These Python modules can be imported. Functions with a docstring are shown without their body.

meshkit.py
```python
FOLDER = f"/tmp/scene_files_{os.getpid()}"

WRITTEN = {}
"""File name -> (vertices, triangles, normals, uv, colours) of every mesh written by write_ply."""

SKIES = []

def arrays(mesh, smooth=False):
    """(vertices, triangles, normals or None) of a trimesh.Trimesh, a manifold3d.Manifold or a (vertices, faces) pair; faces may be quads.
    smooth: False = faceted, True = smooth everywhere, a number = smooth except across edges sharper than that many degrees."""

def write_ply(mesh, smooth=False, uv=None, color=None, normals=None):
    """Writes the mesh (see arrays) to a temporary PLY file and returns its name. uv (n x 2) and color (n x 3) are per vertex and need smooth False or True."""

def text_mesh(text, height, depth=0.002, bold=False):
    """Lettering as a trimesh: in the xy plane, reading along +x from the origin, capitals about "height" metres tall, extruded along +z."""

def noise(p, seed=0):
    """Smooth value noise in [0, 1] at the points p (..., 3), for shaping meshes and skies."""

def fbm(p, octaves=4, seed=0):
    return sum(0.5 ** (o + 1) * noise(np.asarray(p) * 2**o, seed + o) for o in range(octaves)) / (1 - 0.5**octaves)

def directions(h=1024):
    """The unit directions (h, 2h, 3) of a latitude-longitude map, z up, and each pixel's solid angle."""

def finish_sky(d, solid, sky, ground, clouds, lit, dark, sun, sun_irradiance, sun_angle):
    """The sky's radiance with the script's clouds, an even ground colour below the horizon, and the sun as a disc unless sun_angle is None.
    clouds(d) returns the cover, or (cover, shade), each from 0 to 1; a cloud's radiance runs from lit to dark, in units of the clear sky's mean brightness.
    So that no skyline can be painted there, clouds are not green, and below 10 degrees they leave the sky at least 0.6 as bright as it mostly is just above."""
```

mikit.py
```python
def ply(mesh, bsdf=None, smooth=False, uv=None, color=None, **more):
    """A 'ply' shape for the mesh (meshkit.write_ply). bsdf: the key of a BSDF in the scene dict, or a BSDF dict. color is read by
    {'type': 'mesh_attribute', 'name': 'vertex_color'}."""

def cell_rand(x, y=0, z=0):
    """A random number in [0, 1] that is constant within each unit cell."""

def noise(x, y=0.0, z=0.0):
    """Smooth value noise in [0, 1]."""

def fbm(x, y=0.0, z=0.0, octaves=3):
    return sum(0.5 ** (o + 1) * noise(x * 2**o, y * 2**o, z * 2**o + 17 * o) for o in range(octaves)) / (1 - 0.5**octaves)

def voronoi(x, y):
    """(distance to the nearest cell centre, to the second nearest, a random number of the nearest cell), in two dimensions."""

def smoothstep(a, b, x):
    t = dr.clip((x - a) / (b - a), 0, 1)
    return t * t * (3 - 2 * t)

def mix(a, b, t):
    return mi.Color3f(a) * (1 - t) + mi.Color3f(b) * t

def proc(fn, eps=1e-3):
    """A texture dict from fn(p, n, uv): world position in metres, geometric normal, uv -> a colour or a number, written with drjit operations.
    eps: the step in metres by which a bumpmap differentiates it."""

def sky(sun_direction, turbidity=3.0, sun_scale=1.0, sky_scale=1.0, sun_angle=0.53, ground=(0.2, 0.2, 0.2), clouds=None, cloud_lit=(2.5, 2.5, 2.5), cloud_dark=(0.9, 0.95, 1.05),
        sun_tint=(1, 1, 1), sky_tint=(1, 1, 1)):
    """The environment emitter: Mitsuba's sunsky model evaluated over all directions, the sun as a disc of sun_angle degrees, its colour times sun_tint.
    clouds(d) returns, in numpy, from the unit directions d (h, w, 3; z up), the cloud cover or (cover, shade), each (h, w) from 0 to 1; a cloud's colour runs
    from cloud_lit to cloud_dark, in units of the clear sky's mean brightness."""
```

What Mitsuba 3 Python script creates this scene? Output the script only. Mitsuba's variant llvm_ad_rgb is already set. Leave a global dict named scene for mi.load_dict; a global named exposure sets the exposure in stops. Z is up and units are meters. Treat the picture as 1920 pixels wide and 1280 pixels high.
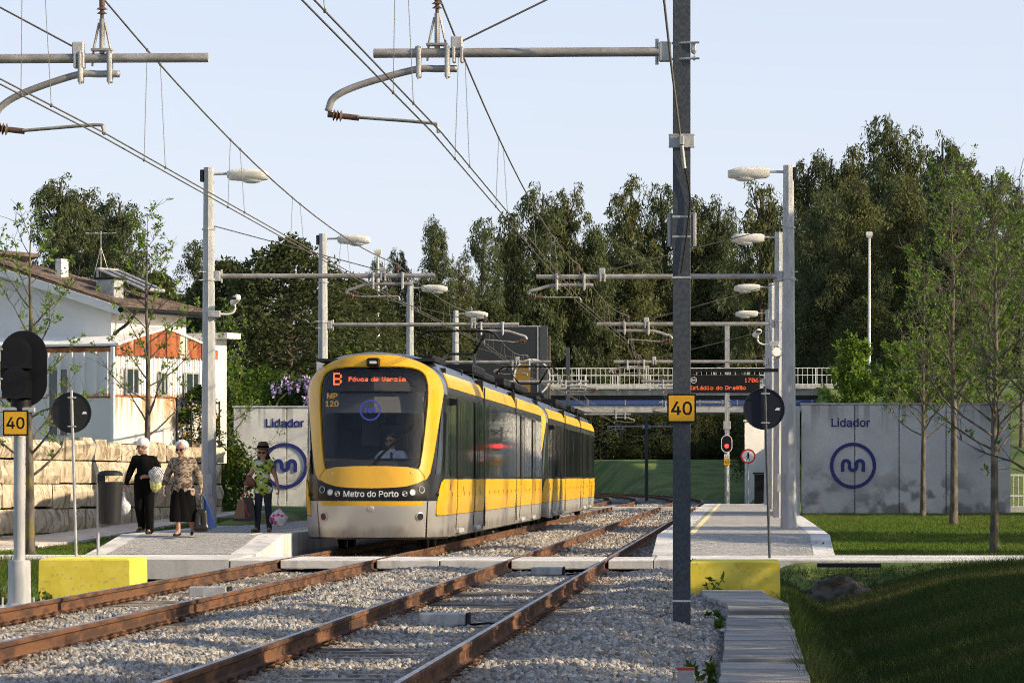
import math, random
import numpy as np, trimesh, manifold3d as m3, shapely
from shapely.geometry import Polygon, Point, LineString, box as sbox
from shapely import affinity
import mitsuba as mi, drjit as dr
import mikit, meshkit
from mikit import proc, fbm, noise, voronoi, smoothstep, mix, cell_rand
T = mi.ScalarTransform4f
scene, labels = {}, {}

# ---------------------------------------------------------------- camera, sky, exposure
# world: x to the right of the line, y along the line away from the viewer, z up, rail top = 0
EYE = np.array([0.0, 0.0, 1.28])
FWD = np.array([-0.0544, 0.9985, 0.0])
scene['camera'] = {'type': 'perspective', 'fov': 13.69, 'fov_axis': 'x', 'near_clip': 0.5, 'far_clip': 4000.0,
                   'principal_point_offset_y': -0.1992,
                   'to_world': T().look_at(origin=EYE.tolist(), target=(EYE + FWD).tolist(), up=[0, 0, 1])}
SUN = [0.878, -0.262, 0.40]
scene['sky_light'] = mikit.sky(SUN, turbidity=4.0, sun_scale=0.95, sun_tint=(0.91, 0.97, 1.07), sky_tint=(1.05, 0.99, 1.06),
                              clouds=lambda d: 0.08 + 0.40 * np.clip(1 - d[..., 2] / 0.45, 0, 1), cloud_lit=(2.40, 2.40, 2.64))
exposure = 2.4

rng = np.random.default_rng(7)
R_X, L_X, MID = -2.92, -6.52, -4.72          # centre lines of the two tracks

# ---------------------------------------------------------------- materials
def col(c): return {'type': 'rgb', 'value': list(map(float, c))}
def mat(name, color, rough=0.6, metallic=0.0, spec=0.5, bump=None, bscale=1.0, clear=0.0):
    b = {'type': 'principled', 'base_color': color if isinstance(color, dict) else col(color), 'roughness': rough, 'metallic': metallic, 'specular': spec}
    if clear: b['clearcoat'] = clear; b['clearcoat_gloss'] = 0.95
    if bump is not None: b = {'type': 'bumpmap', 'arbitrary': bump, 'scale': bscale, 'bsdf': b}
    scene[name] = {'type': 'twosided', 'bsdf': b}
    return name
def diff(name, color):
    scene[name] = {'type': 'twosided', 'bsdf': {'type': 'diffuse', 'reflectance': color if isinstance(color, dict) else col(color)}}
    return name
VC = {'type': 'mesh_attribute', 'name': 'vertex_color'}
diff('m_vertex', VC)
mat('m_vertex_gloss', VC, 0.45)
def leafmat(name):
    scene[name] = {'type': 'principledthin', 'base_color': VC, 'roughness': 0.55, 'diff_trans': 0.7, 'spec_trans': 0.0, 'eta': 1.35}
    return name
leafmat('m_leaf')
def speck(c1, c2, f, f2=None, lo=0.35, hi=0.65):
    return proc(lambda p, n, uv: mix(c1, c2, smoothstep(lo, hi, fbm(p.x * f, p.y * f, p.z * (f2 or f), 4))))
mat('m_galv', speck((.36, .37, .38), (.50, .50, .49), 14, 5), 0.5, 0.25)
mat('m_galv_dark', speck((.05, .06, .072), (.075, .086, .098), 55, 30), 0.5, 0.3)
mat('m_pole', speck((.37, .385, .40), (.47, .48, .485), 9, 2.5), 0.55, 0.1)
mat('m_wire', (.13, .12, .105), 0.5, 0.2)
mat('m_tube', speck((.30, .28, .26), (.42, .40, .38), 6), 0.5, 0.3)
mat('m_ceramic', (.13, .075, .05), 0.25)
mat('m_lampshell', speck((.62, .60, .54), (.72, .71, .67), 7), 0.5)
mat('m_lens', (.65, .66, .66), 0.15)
mat('m_black', (.006, .006, .0065), 0.5, spec=.3)
mat('m_blacksatin', (.005, .0052, .006), 0.35, spec=.35)
mat('m_rubber', (.012, .012, .012), 0.8)
mat('m_darkgrey', (.018, .019, .021), 0.5, spec=.3)
mat('m_navy', (.010, .014, .024), 0.5, spec=.3)
mat('m_white', (.78, .77, .74), 0.55)
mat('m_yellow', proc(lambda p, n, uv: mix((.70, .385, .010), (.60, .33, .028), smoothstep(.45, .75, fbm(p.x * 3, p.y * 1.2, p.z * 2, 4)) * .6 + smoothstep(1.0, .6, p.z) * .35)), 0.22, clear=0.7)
mat('m_signyellow', (.72, .38, .012), 0.45)
mat('m_signwhite', (.75, .75, .74), 0.5)
mat('m_signred', (.55, .03, .025), 0.45)
mat('m_logo', (.022, .025, .17), 0.4)
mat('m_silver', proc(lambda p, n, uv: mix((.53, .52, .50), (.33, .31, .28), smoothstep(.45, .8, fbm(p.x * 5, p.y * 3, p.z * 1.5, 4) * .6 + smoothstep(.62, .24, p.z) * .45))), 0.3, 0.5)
mat('m_cladding', (.015, .0155, .017), 0.25, clear=0.3)
mat('m_sideglass', (.010, .012, .015), 0.035, spec=0.8)
mat('m_sideglass_b', (.014, .016, .018), 0.045, spec=0.75)
mat('m_redlamp', (.12, .008, .008), 0.2)
def rustf(p, n, uv):
    a = fbm(p.x * 9, p.y * 2.2, p.z * 9, 4)
    return mix((.13, .060, .028), (.055, .028, .017), smoothstep(.35, .65, a))
mat('m_railrust', proc(rustf), 0.8)
mat('m_sleeper', speck((.13, .11, .09), (.26, .235, .20), 6), .95)
mat('m_railtop', speck((.22, .19, .17), (.42, .39, .36), 5), 0.32, 0.85)
def concf(p, n, uv):
    a = fbm(p.x * 1.1, p.y * 1.1, p.z * .8, 4); b = fbm(p.x * 40, p.y * 40, p.z * 40, 2); s = fbm(p.x * 5, p.y * 5, p.z * .35, 3)
    c = mix((.42, .42, .41), (.56, .55, .53), smoothstep(.3, .7, a))
    c = mix(c, mi.Color3f(.27, .265, .255), .5 * smoothstep(.52, .75, s))
    return c * (.86 + .28 * b)
mat('m_concrete', proc(concf), 0.85)
def blottf(p, n, uv):        # station wall: damp blotches low down, streaks under the coping
    a = fbm(p.x * 1.3, p.z * 1.6, p.y, 5); low = smoothstep(1.75, .3, p.z + 1.1 * (noise(p.x * 1.4, p.z * .8) - .5))
    c = mix((.50, .50, .49), (.63, .625, .61), smoothstep(.3, .65, a))
    c = mix(c, mi.Color3f(.17, .165, .155), .85 * low * smoothstep(.42, .62, fbm(p.x * 2.2, p.z * 2.6, 3, 5)))
    st = fbm(p.x * 7, p.y, p.z * .3, 3); c = mix(c, mi.Color3f(.19, .175, .16), .55 * smoothstep(2.3, 3.2, p.z) * smoothstep(.5, .68, st))
    return c * (.9 + .2 * fbm(p.x * 30, p.y * 30, p.z * 30, 2))
mat('m_stationwall', proc(blottf), 0.85)
def pathf(p, n, uv):
    d1, d2, r = voronoi(p.x * 11, p.y * 11)
    c = mix((.30, .30, .295), (.44, .43, .41), r)
    c = mix(mi.Color3f(.17, .165, .155), c, smoothstep(.03, .16, d2 - d1))
    return c * (.85 + .3 * fbm(p.x * .6, p.y * .6, 0, 3))
mat('m_setts', proc(pathf), 0.9, bump=proc(lambda p, n, uv: smoothstep(.02, .3, voronoi(p.x * 11, p.y * 11)[1] - voronoi(p.x * 11, p.y * 11)[0]), .01), bscale=.012)
def ballastf(p, n, uv):
    d1, d2, r = voronoi(p.x * 16, p.y * 16)
    c = mix((.28, .27, .25), (.50, .485, .45), r)
    return mix(mi.Color3f(.08, .075, .07), c, smoothstep(.02, .25, d2 - d1))
mat('m_ballast', proc(ballastf), 0.95, bump=proc(lambda p, n, uv: dr.minimum(voronoi(p.x * 16, p.y * 16)[0], .6), .015), bscale=-.05)
def soilf(p, n, uv):
    a = fbm(p.x * .7, p.y * .5, 0, 4); b = fbm(p.x * 14, p.y * 8, 0, 3)
    c = mix((.035, .062, .014), (.075, .10, .025), smoothstep(.3, .7, a))
    c = mix(c, mi.Color3f(.10, .085, .05), .8 * smoothstep(.62, .8, fbm(p.x * .9 + 7, p.y * .6, 3, 4)))
    return c * (.8 + 1.25 * b)
mat('m_turf', proc(soilf), 0.95)
def slabf(p, n, uv):
    a = fbm(p.x * 1.5, p.y * 26, 0, 3); b = fbm(p.x * 2, p.y * 2, 5, 3)
    c = mix((.22, .208, .19), (.34, .322, .295), smoothstep(.25, .7, b))
    return c * (.72 + .45 * a)
mat('m_lid', proc(slabf), 0.9, bump=proc(lambda p, n, uv: fbm(p.x * 1.5, p.y * 26, 0, 3), .006), bscale=.012)
def yconcf(p, n, uv):
    a = fbm(p.x * 5, p.y * 5, p.z * 5, 5)
    c = mix((.66, .54, .05), (.74, .62, .09), smoothstep(.3, .7, a))
    c = mix(c, mi.Color3f(.36, .33, .20), .7 * smoothstep(.62, .76, fbm(p.x * 30, p.y * 30, p.z * 22, 4)))
    return mix(c, mi.Color3f(.30, .28, .17), .55 * smoothstep(-.12, -.36, p.z + .25 * fbm(p.x * 7, p.y * 7, 0, 3)))
mat('m_yellowconcrete', proc(yconcf), 0.8)
def barkf(p, n, uv):
    a = fbm(p.x * 16, p.y * 16, p.z * 5, 4)
    c = mix((.075, .062, .047), (.16, .142, .115), smoothstep(.3, .7, a))
    return mix(c, mi.Color3f(.20, .17, .05), .7 * smoothstep(.58, .7, fbm(p.x * 5, p.y * 5, p.z * 2.5, 3)))
mat('m_bark', proc(barkf), 0.9)
mat('m_eucbark', (.085, .068, .052), 0.9)
mat('m_twig', speck((.06, .052, .04), (.13, .115, .095), 10), 0.9)
def rendf(p, n, uv):
    a = fbm(p.x * 2, p.y * 2, p.z * 2, 4)
    return mix((.66, .655, .63), (.74, .735, .71), a)
mat('m_render', proc(rendf), 0.85)
def corrf(p, n, uv):      # painted sheet, rust running down from the seams
    s = fbm(p.x * 9, p.y * 9, p.z * .5, 4)
    lowb = smoothstep(2.0, 3.05, p.z) * smoothstep(3.12, 3.06, p.z)
    c = mix((.72, .72, .71), (.78, .78, .77), s)
    return mix(c, mi.Color3f(.50, .24, .05), dr.clip(.9 * lowb * smoothstep(.38, .62, s), 0, 1))
mat('m_sheet', proc(corrf), 0.55)
def rustsheetf(p, n, uv):
    s = fbm(p.x * 7, p.y * 7, p.z * .9, 4)
    c = mix((.22, .05, .022), (.38, .12, .04), smoothstep(.3, .6, s))
    return mix(c, mi.Color3f(.68, .60, .5), smoothstep(.62, .72, fbm(p.x * 2.5, p.y * 2.5, p.z * .6 + 4, 3)))
mat('m_rustsheet', proc(rustsheetf), 0.8)
mat('m_rooftile', speck((.09, .064, .05), (.16, .118, .094), 4), 0.85)
def granf(p, n, uv):
    a = fbm(p.x * 3, p.y * 3, p.z * 1.2, 4); v = fbm(p.x * 16, p.y * 16, p.z * 1.6, 4); k = fbm(p.x * 30, p.y * 30, p.z * 30, 2)
    c = mix((.43, .36, .25), (.56, .50, .39), smoothstep(.3, .7, a))
    c = mix(c, mi.Color3f(.24, .185, .12), .85 * smoothstep(.48, .66, v))
    return c * (.85 + .3 * k)
mat('m_granite', proc(granf), 0.9, bump=proc(lambda p, n, uv: fbm(p.x * 12, p.y * 12, p.z * 2.2, 4), .01), bscale=.05)
mat('m_pavement', speck((.42, .37, .31), (.52, .47, .41), 5), 0.9)
mat('m_windowglass', (.03, .045, .05), 0.08, spec=0.8)
mat('m_steelblue', (.045, .085, .24), 0.5)
mat('m_skin', (.40, .22, .15), 0.5)
mat('m_shirt', (.62, .70, .82), 0.8)
scene['m_windscreen'] = {'type': 'thindielectric', 'int_ior': 1.3}

# ---------------------------------------------------------------- helpers
COUNT = {}
def nk(name):
    "next free key for this name"
    i = COUNT.get(name, 0); COUNT[name] = i + 1
    return name if i == 0 else f'{name}_{i:03d}'
def put(key, mesh, m, smooth=False, label=None, **kw):
    scene[key] = mikit.ply(mesh, m, smooth=smooth, **kw)
    if label: labels[key] = {'label': label}
    return key
def thing(name, label, cat, group=None):
    k = nk(name); labels[k] = {'label': label, 'category': cat}
    if group: labels[k]['group'] = group
    return k
def part(t, name, mesh, m, smooth=False, label=None, **kw):
    return put(nk(t + '__' + name), mesh, m, smooth, label, **kw)
def struct(name, mesh, m, smooth=False, **kw):
    k = nk(name); put(k, mesh, m, smooth, **kw); labels[k] = {'kind': 'structure'}; return k
def stuff(name, label, cat, mesh, m, smooth=False, **kw):
    k = nk(name); put(k, mesh, m, smooth, **kw); labels[k] = {'kind': 'stuff', 'label': label, 'category': cat}; return k
def cat(ms): return trimesh.util.concatenate([m if isinstance(m, trimesh.Trimesh) else trimesh.Trimesh(*m, process=False) for m in ms])
def hull(pts): return trimesh.convex.convex_hull(np.asarray(pts, float))
def box(c, s, ch=0.0, rz=0.0):
    s = np.asarray(s, float) / 2
    if ch <= 0: m = trimesh.creation.box(2 * s)
    else:
        ch = min(ch, .45 * s.min() * 2 / 2 + 1e-6)
        pts = [(sx * (s[0] - ch * (a != 0)), sy * (s[1] - ch * (a != 1)), sz * (s[2] - ch * (a != 2))) for sx in (-1, 1) for sy in (-1, 1) for sz in (-1, 1) for a in range(3)]
        m = hull(pts)
    if rz: m.apply_transform(trimesh.transformations.rotation_matrix(rz, [0, 0, 1]))
    m.apply_translation(c); return m
def tube(pts, r, n=8, caps=True):
    p = np.asarray(pts, float); k = len(p); r = np.broadcast_to(np.asarray(r, float), (k,))
    t = np.gradient(p, axis=0); t /= np.linalg.norm(t, axis=1, keepdims=True) + 1e-12
    ref = np.array([0, 0, 1.0]) if abs(t[:, 2]).mean() < 0.9 else np.array([1.0, 0, 0])
    a = np.cross(t, ref); a /= np.linalg.norm(a, axis=1, keepdims=True) + 1e-12
    b = np.cross(t, a); ang = np.arange(n) * 2 * np.pi / n
    v = p[:, None] + r[:, None, None] * (np.cos(ang)[None, :, None] * a[:, None] + np.sin(ang)[None, :, None] * b[:, None])
    i, j = np.meshgrid(np.arange(k - 1), np.arange(n), indexing='ij')
    q = np.stack([i * n + j, i * n + (j + 1) % n, (i + 1) * n + (j + 1) % n, (i + 1) * n + j], -1).reshape(-1, 4)
    f = np.vstack([q[:, [0, 2, 1]], q[:, [0, 3, 2]]]); v = v.reshape(-1, 3)
    if caps:
        c0, c1 = len(v), len(v) + 1; v = np.vstack([v, p[:1], p[-1:]]); jj = np.arange(n); e = (k - 1) * n
        f = np.vstack([f, np.stack([jj * 0 + c0, jj, (jj + 1) % n], 1), np.stack([jj * 0 + c1, e + (jj + 1) % n, e + jj], 1)])
    return trimesh.Trimesh(v, f, process=False)
def lathe(prof, n=20, axis_to=None, at=(0, 0, 0)):
    m = trimesh.creation.revolve(np.asarray(prof, float), sections=n)
    if axis_to is not None: m.apply_transform(trimesh.geometry.align_vectors([0, 0, 1], axis_to))
    m.apply_translation(at); return m
def extr(poly, h, M=None):
    m = cat([trimesh.creation.extrude_polygon(g, h, engine='earcut') for g in getattr(poly, 'geoms', [poly])])
    if M is not None: m.apply_transform(M)
    return m
FRONT = np.array([[1, 0, 0, 0], [0, 0, -1, 0], [0, 1, 0, 0], [0, 0, 0, 1.0]])   # xy drawing -> upright, facing -y (towards the viewer), extruded towards -y
def upright(poly, x, y, z, depth, rz=0.0):
    "a drawing in metres stood upright at (x, y, z), its face towards -y turned by rz"
    M = trimesh.transformations.rotation_matrix(rz, [0, 0, 1]) @ FRONT; M[:3, 3] = (x, y, z)
    return extr(poly, depth, M)
def words(text, h, x, y, z, depth=.004, rz=0.0, centre=True, bold=True):
    m = meshkit.text_mesh(text, h, depth, bold)
    if centre: m.apply_translation([-(m.bounds[0][0] + m.bounds[1][0]) / 2, -h / 2, 0])
    M = trimesh.transformations.rotation_matrix(rz, [0, 0, 1]) @ FRONT; M[:3, 3] = (x, y, z)
    m.apply_transform(M); return m
def sheet(poly, z, step=None):
    v, f = trimesh.creation.triangulate_polygon(poly, engine='earcut')
    return trimesh.Trimesh(np.c_[v, np.full(len(v), z)], f, process=False)
def rounded(w, h, r): return sbox(-w / 2 + r, -h / 2 + r, w / 2 - r, h / 2 - r).buffer(r, quad_segs=6)
def logo_poly(R):
    ring = Point(0, 0).buffer(R, quad_segs=24).difference(Point(0, 0).buffer(R * .85, quad_segs=24))
    pts = [(-.45, -.27)]
    for cx, cy, s in ((-.3, .07, 1), (0, -.05, -1), (.3, .07, 1)):
        for k in range(13):
            a = math.pi - math.pi * k / 12
            pts.append((cx + .15 * math.cos(a), cy + s * .15 * math.sin(a)))
    pts.append((.45, -.27))
    return ring, LineString([(a * R, b * R) for a, b in pts]).buffer(.075 * R, cap_style='flat')
def curve_x(y):        # both tracks bear to the left past the station
    y = np.asarray(y, float); return -np.maximum(0, y - 215) ** 2 / 2200.0
def sstep(a, b, x):
    t = np.clip((np.asarray(x, float) - a) / (b - a), 0, 1); return t * t * (3 - 2 * t)

# ---------------------------------------------------------------- terrain
WALL_A, WALL_B = np.array([-14.6, 70.4]), np.array([-11.36, 93.0])     # foot of the rough stone wall
def side_of_wall(x, y):
    d = WALL_B - WALL_A; d = d / np.linalg.norm(d)
    return (x - WALL_A[0]) * d[1] - (y - WALL_A[1]) * d[0]      # > 0: towards the line
def terrain(x, y):
    x, y = np.asarray(x, float), np.asarray(y, float)
    u = x - MID - curve_x(y)
    near = np.interp(x, [-1, .52, 1.1, 1.75, 2.8, 5, 9, 20, 60], [-.34, -.25, -.62, -.46, -.15, .05, .3, .8, 3])
    lz = -.03 + .31 * sstep(70, 96, y)
    far = np.interp(x, [1.4, 8, 14, 60], [0, 0, .35, 2]) + lz
    right = near + (far - near) * sstep(64.6, 65.8, y)
    emb = 5.4 * sstep(125, 205, y) * sstep(4.5, 10, x) + 5.9 * sstep(205, 236, y) * sstep(2.2, 4.5, x) * (1 - sstep(4.5, 10, x))
    right = right + np.minimum(emb, 6.2) + sstep(335, 405, y) * sstep(4.8, 8.5, u) * 2.7 + np.maximum(0, y - 440) * .01
    lnear = np.interp(-x, [8, 9.3, 10.5, 14, 40], [-.42, -.3, -.12, .05, .3])
    lfar = np.interp(-x, [8, 10.9, 13, 40], [-.05, -.03, .0, .0]) + .52 * sstep(69.5, 97, y)
    left = lnear + (lfar - lnear) * sstep(64.6, 65.8, y)
    garden = 1.75 + np.clip((-x - 14) * .02, 0, 1.5)
    behind = sstep(.05, .35, -side_of_wall(x, y)) * (y > 62) * (y < 93.2) + sstep(.5, 2.5, -x - 13.8) * (y >= 93.2)
    left = left + (garden - left) * np.clip(behind, 0, 1)
    left = left + 4.9 * sstep(150, 225, y) * sstep(6.3, 11.5, -u) + sstep(420, 520, y) * 3
    core = -.62
    w = sstep(4.3, 5.6, np.abs(u))
    return np.where(u > 0, core + (right - core) * w, core + (left - core) * w)
def grid(xs, ys):
    X, Y = np.meshgrid(xs, ys); Z = terrain(X, Y); n = len(xs)
    i, j = np.meshgrid(np.arange(len(ys) - 1), np.arange(n - 1), indexing='ij'); a = (i * n + j).ravel()
    return trimesh.Trimesh(np.c_[X.ravel(), Y.ravel(), Z.ravel()], np.vstack([np.stack([a, a + 1, a + n + 1], 1), np.stack([a, a + n + 1, a + n], 1)]), process=False)
xs = np.unique(np.r_[np.linspace(-900, -60, 18), np.linspace(-60, -20, 30), np.linspace(-20, 9, 150), np.linspace(9, 40, 32), np.linspace(40, 900, 18)])
ys = np.unique(np.r_[np.linspace(-200, 0, 8), np.linspace(0, 62, 60), np.linspace(62, 118, 120), np.linspace(118, 260, 100), np.linspace(260, 560, 110), np.linspace(560, 2500, 10)])
struct('ground', grid(xs, ys), 'm_turf', True)

# ballast bed: one lofted strip that follows the curve
BU = np.array([-4.9, -4.2, -3.4, -2.9, -1.8, -.95, 0, .95, 1.8, 2.9, 3.4, 3.9, 4.4, 5.0])
BZ = np.array([-.72, -.42, -.27, -.21, -.21, -.20, -.13, -.20, -.21, -.20, -.15, -.20, -.26, -.62])
def bed_z(x, y):
    u = x - MID - curve_x(y)
    b = np.interp(u, BU, BZ)
    b = b + .07 * (meshkit.noise(np.stack([x * .9, y * .45, 0 * x], -1), 3) - .5) + .05 * (meshkit.noise(np.stack([x * 2.3, y * 1.3, 0 * x], -1), 4) - .5)
    return b
uu = np.linspace(-4.9, 5.0, 61); yy = np.r_[np.linspace(8, 80, 181), np.linspace(80.6, 540, 240)]
U, Y = np.meshgrid(uu, yy); X = U + MID + curve_x(Y); Z = bed_z(X, Y)
a = (np.arange(len(yy) - 1)[:, None] * 61 + np.arange(60)[None]).ravel()
struct('ballast_bed', trimesh.Trimesh(np.c_[X.ravel(), Y.ravel(), Z.ravel()], np.vstack([np.stack([a, a + 1, a + 62], 1), np.stack([a, a + 62, a + 61], 1)]), process=False), 'm_ballast', True)

def stones(n, y0, y1, r0, r1, base, seed, power=1.0):
    g = np.random.default_rng(seed)
    t = g.random(n) ** power
    y = y0 + (y1 - y0) * t; lo = np.maximum(-9.4, -0.178 * y - .3); hi = np.minimum(0.25, .07 * y + .3)
    x = lo + (hi - lo) * g.random(n)
    u = np.minimum(np.abs(np.abs(x - R_X) - .7525), np.abs(np.abs(x - L_X) - .7525))
    inside = np.minimum(np.abs(x - R_X), np.abs(x - L_X)) < 1.25
    onsl = inside & (np.abs(((y / .6) % 1) - .5) < .21)
    blocked = (u < .085) | (onsl & (g.random(n) < .30)) | ((y > 65.5) & (y < 69.6)) | ((x > -.24) & (y < 53)) | ((x < -7.95) & (y > 69)) | ((x > -1.5) & (y > 69)) | ((x < -7.6) & (y > 53.6) & (y < 55.8))
    x, y = x[~blocked], y[~blocked]; k = len(x)
    r = r0 + (r1 - r0) * g.random(k) ** 1.6
    z = bed_z(x, y) + r * (.1 + .5 * g.random(k))
    bv, bf = base
    V = bv[None] * (0.7 + .6 * g.random((k, len(bv), 1))) * (np.array([1, .8, .62]) * (.75 + .5 * g.random((k, 3))))[:, None, :]
    q = g.normal(size=(k, 4)); q /= np.linalg.norm(q, axis=1, keepdims=True); w, a, b, c = q.T
    Rm = np.stack([1 - 2 * (b * b + c * c), 2 * (a * b - c * w), 2 * (a * c + b * w), 2 * (a * b + c * w), 1 - 2 * (a * a + c * c), 2 * (b * c - a * w), 2 * (a * c - b * w), 2 * (b * c + a * w), 1 - 2 * (a * a + b * b)], -1).reshape(-1, 3, 3)
    V = np.einsum('kij,knj->kni', Rm, V) * r[:, None, None] + np.stack([x, y, z], -1)[:, None]
    F = bf[None] + (np.arange(k) * len(bv))[:, None, None]
    tone = .19 + .34 * g.random(k) ** .9; warm = g.random(k)
    c = tone[:, None] * (np.array([1.0, .975, .93])[None] + (warm[:, None] > .86) * np.array([.10, -.06, -.2])[None])
    near = np.minimum(u[~blocked], 1)      # iron dust from the wheels close to the rails
    rust = np.clip(1 - near / .46, 0, 1)[:, None] * .9 * g.random(k)[:, None]
    c = c * (1 - rust) + np.array([.17, .105, .06]) * rust
    return V.reshape(-1, 3), F.reshape(-1, 3), np.repeat(c, len(bv), 0)
ICO = trimesh.creation.icosahedron(); ICO = (np.array(ICO.vertices), np.array(ICO.faces))
OCT = (np.array([[1, 0, 0], [-1, 0, 0], [0, 1, 0], [0, -1, 0], [0, 0, 1], [0, 0, -1.0]]), np.array([[0, 2, 4], [2, 1, 4], [1, 3, 4], [3, 0, 4], [2, 0, 5], [1, 2, 5], [3, 1, 5], [0, 3, 5]]))
sets = [stones(72000, 24, 44, .017, .040, ICO, 1), stones(64000, 42, 66, .021, .045, OCT, 2), stones(42000, 69.5, 125, .035, .065, OCT, 3, 1.3), stones(26000, 120, 215, .05, .085, OCT, 4)]
off, VV, FF, CC = 0, [], [], []
for v, f, c in sets: VV.append(v); FF.append(f + off); CC.append(c); off += len(v)
stuff('ballast_stones', 'loose grey crushed stone between and beside the rails', 'ballast', trimesh.Trimesh(np.vstack(VV), np.vstack(FF), process=False), 'm_vertex', color=np.vstack(CC))

# ---------------------------------------------------------------- tracks
RP = [(-.07, -.159), (.07, -.159), (.07, -.148), (.018, -.132), (.009, -.12), (.009, -.05), (.034, -.037), (.0355, -.008), (.027, 0), (-.027, 0), (-.0355, -.008), (-.034, -.037), (-.009, -.05), (-.009, -.12), (-.018, -.132), (-.07, -.148)]
def sweep_y(prof, xoff, ys_, zoff=0.0):
    p = np.asarray(prof); n = len(p); ys_ = np.asarray(ys_, float)
    V = np.stack([np.broadcast_to(p[None, :, 0], (len(ys_), n)) + xoff + curve_x(ys_)[:, None], np.broadcast_to(ys_[:, None], (len(ys_), n)), np.broadcast_to(p[None, :, 1], (len(ys_), n)) + zoff], -1).reshape(-1, 3)
    i, j = np.meshgrid(np.arange(len(ys_) - 1), np.arange(n), indexing='ij')
    q = np.stack([i * n + j, i * n + (j + 1) % n, (i + 1) * n + (j + 1) % n, (i + 1) * n + j], -1).reshape(-1, 4)
    f = np.vstack([q[:, [0, 1, 2]], q[:, [0, 2, 3]]])
    return trimesh.Trimesh(V, f, process=False)
rail_y = np.r_[10, 30, 66, 100, 160, 214, np.linspace(220, 530, 40)]
sl_mesh = hull([(sx * (1.2 - .03 * (z > -.1)), sy * (.13 - .02 * (z > -.1)), z) for sx in (-1, 1) for sy in (-1, 1) for z in (-.2, 0)])
clip_mesh = cat([box((.075, 0, .012), (.10, .10, .014), .004), tube([(.05, -.05, .02), (.10, -.045, .045), (.12, 0, .05), (.10, .045, .045), (.05, .05, .02)], .010, 5)])
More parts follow.
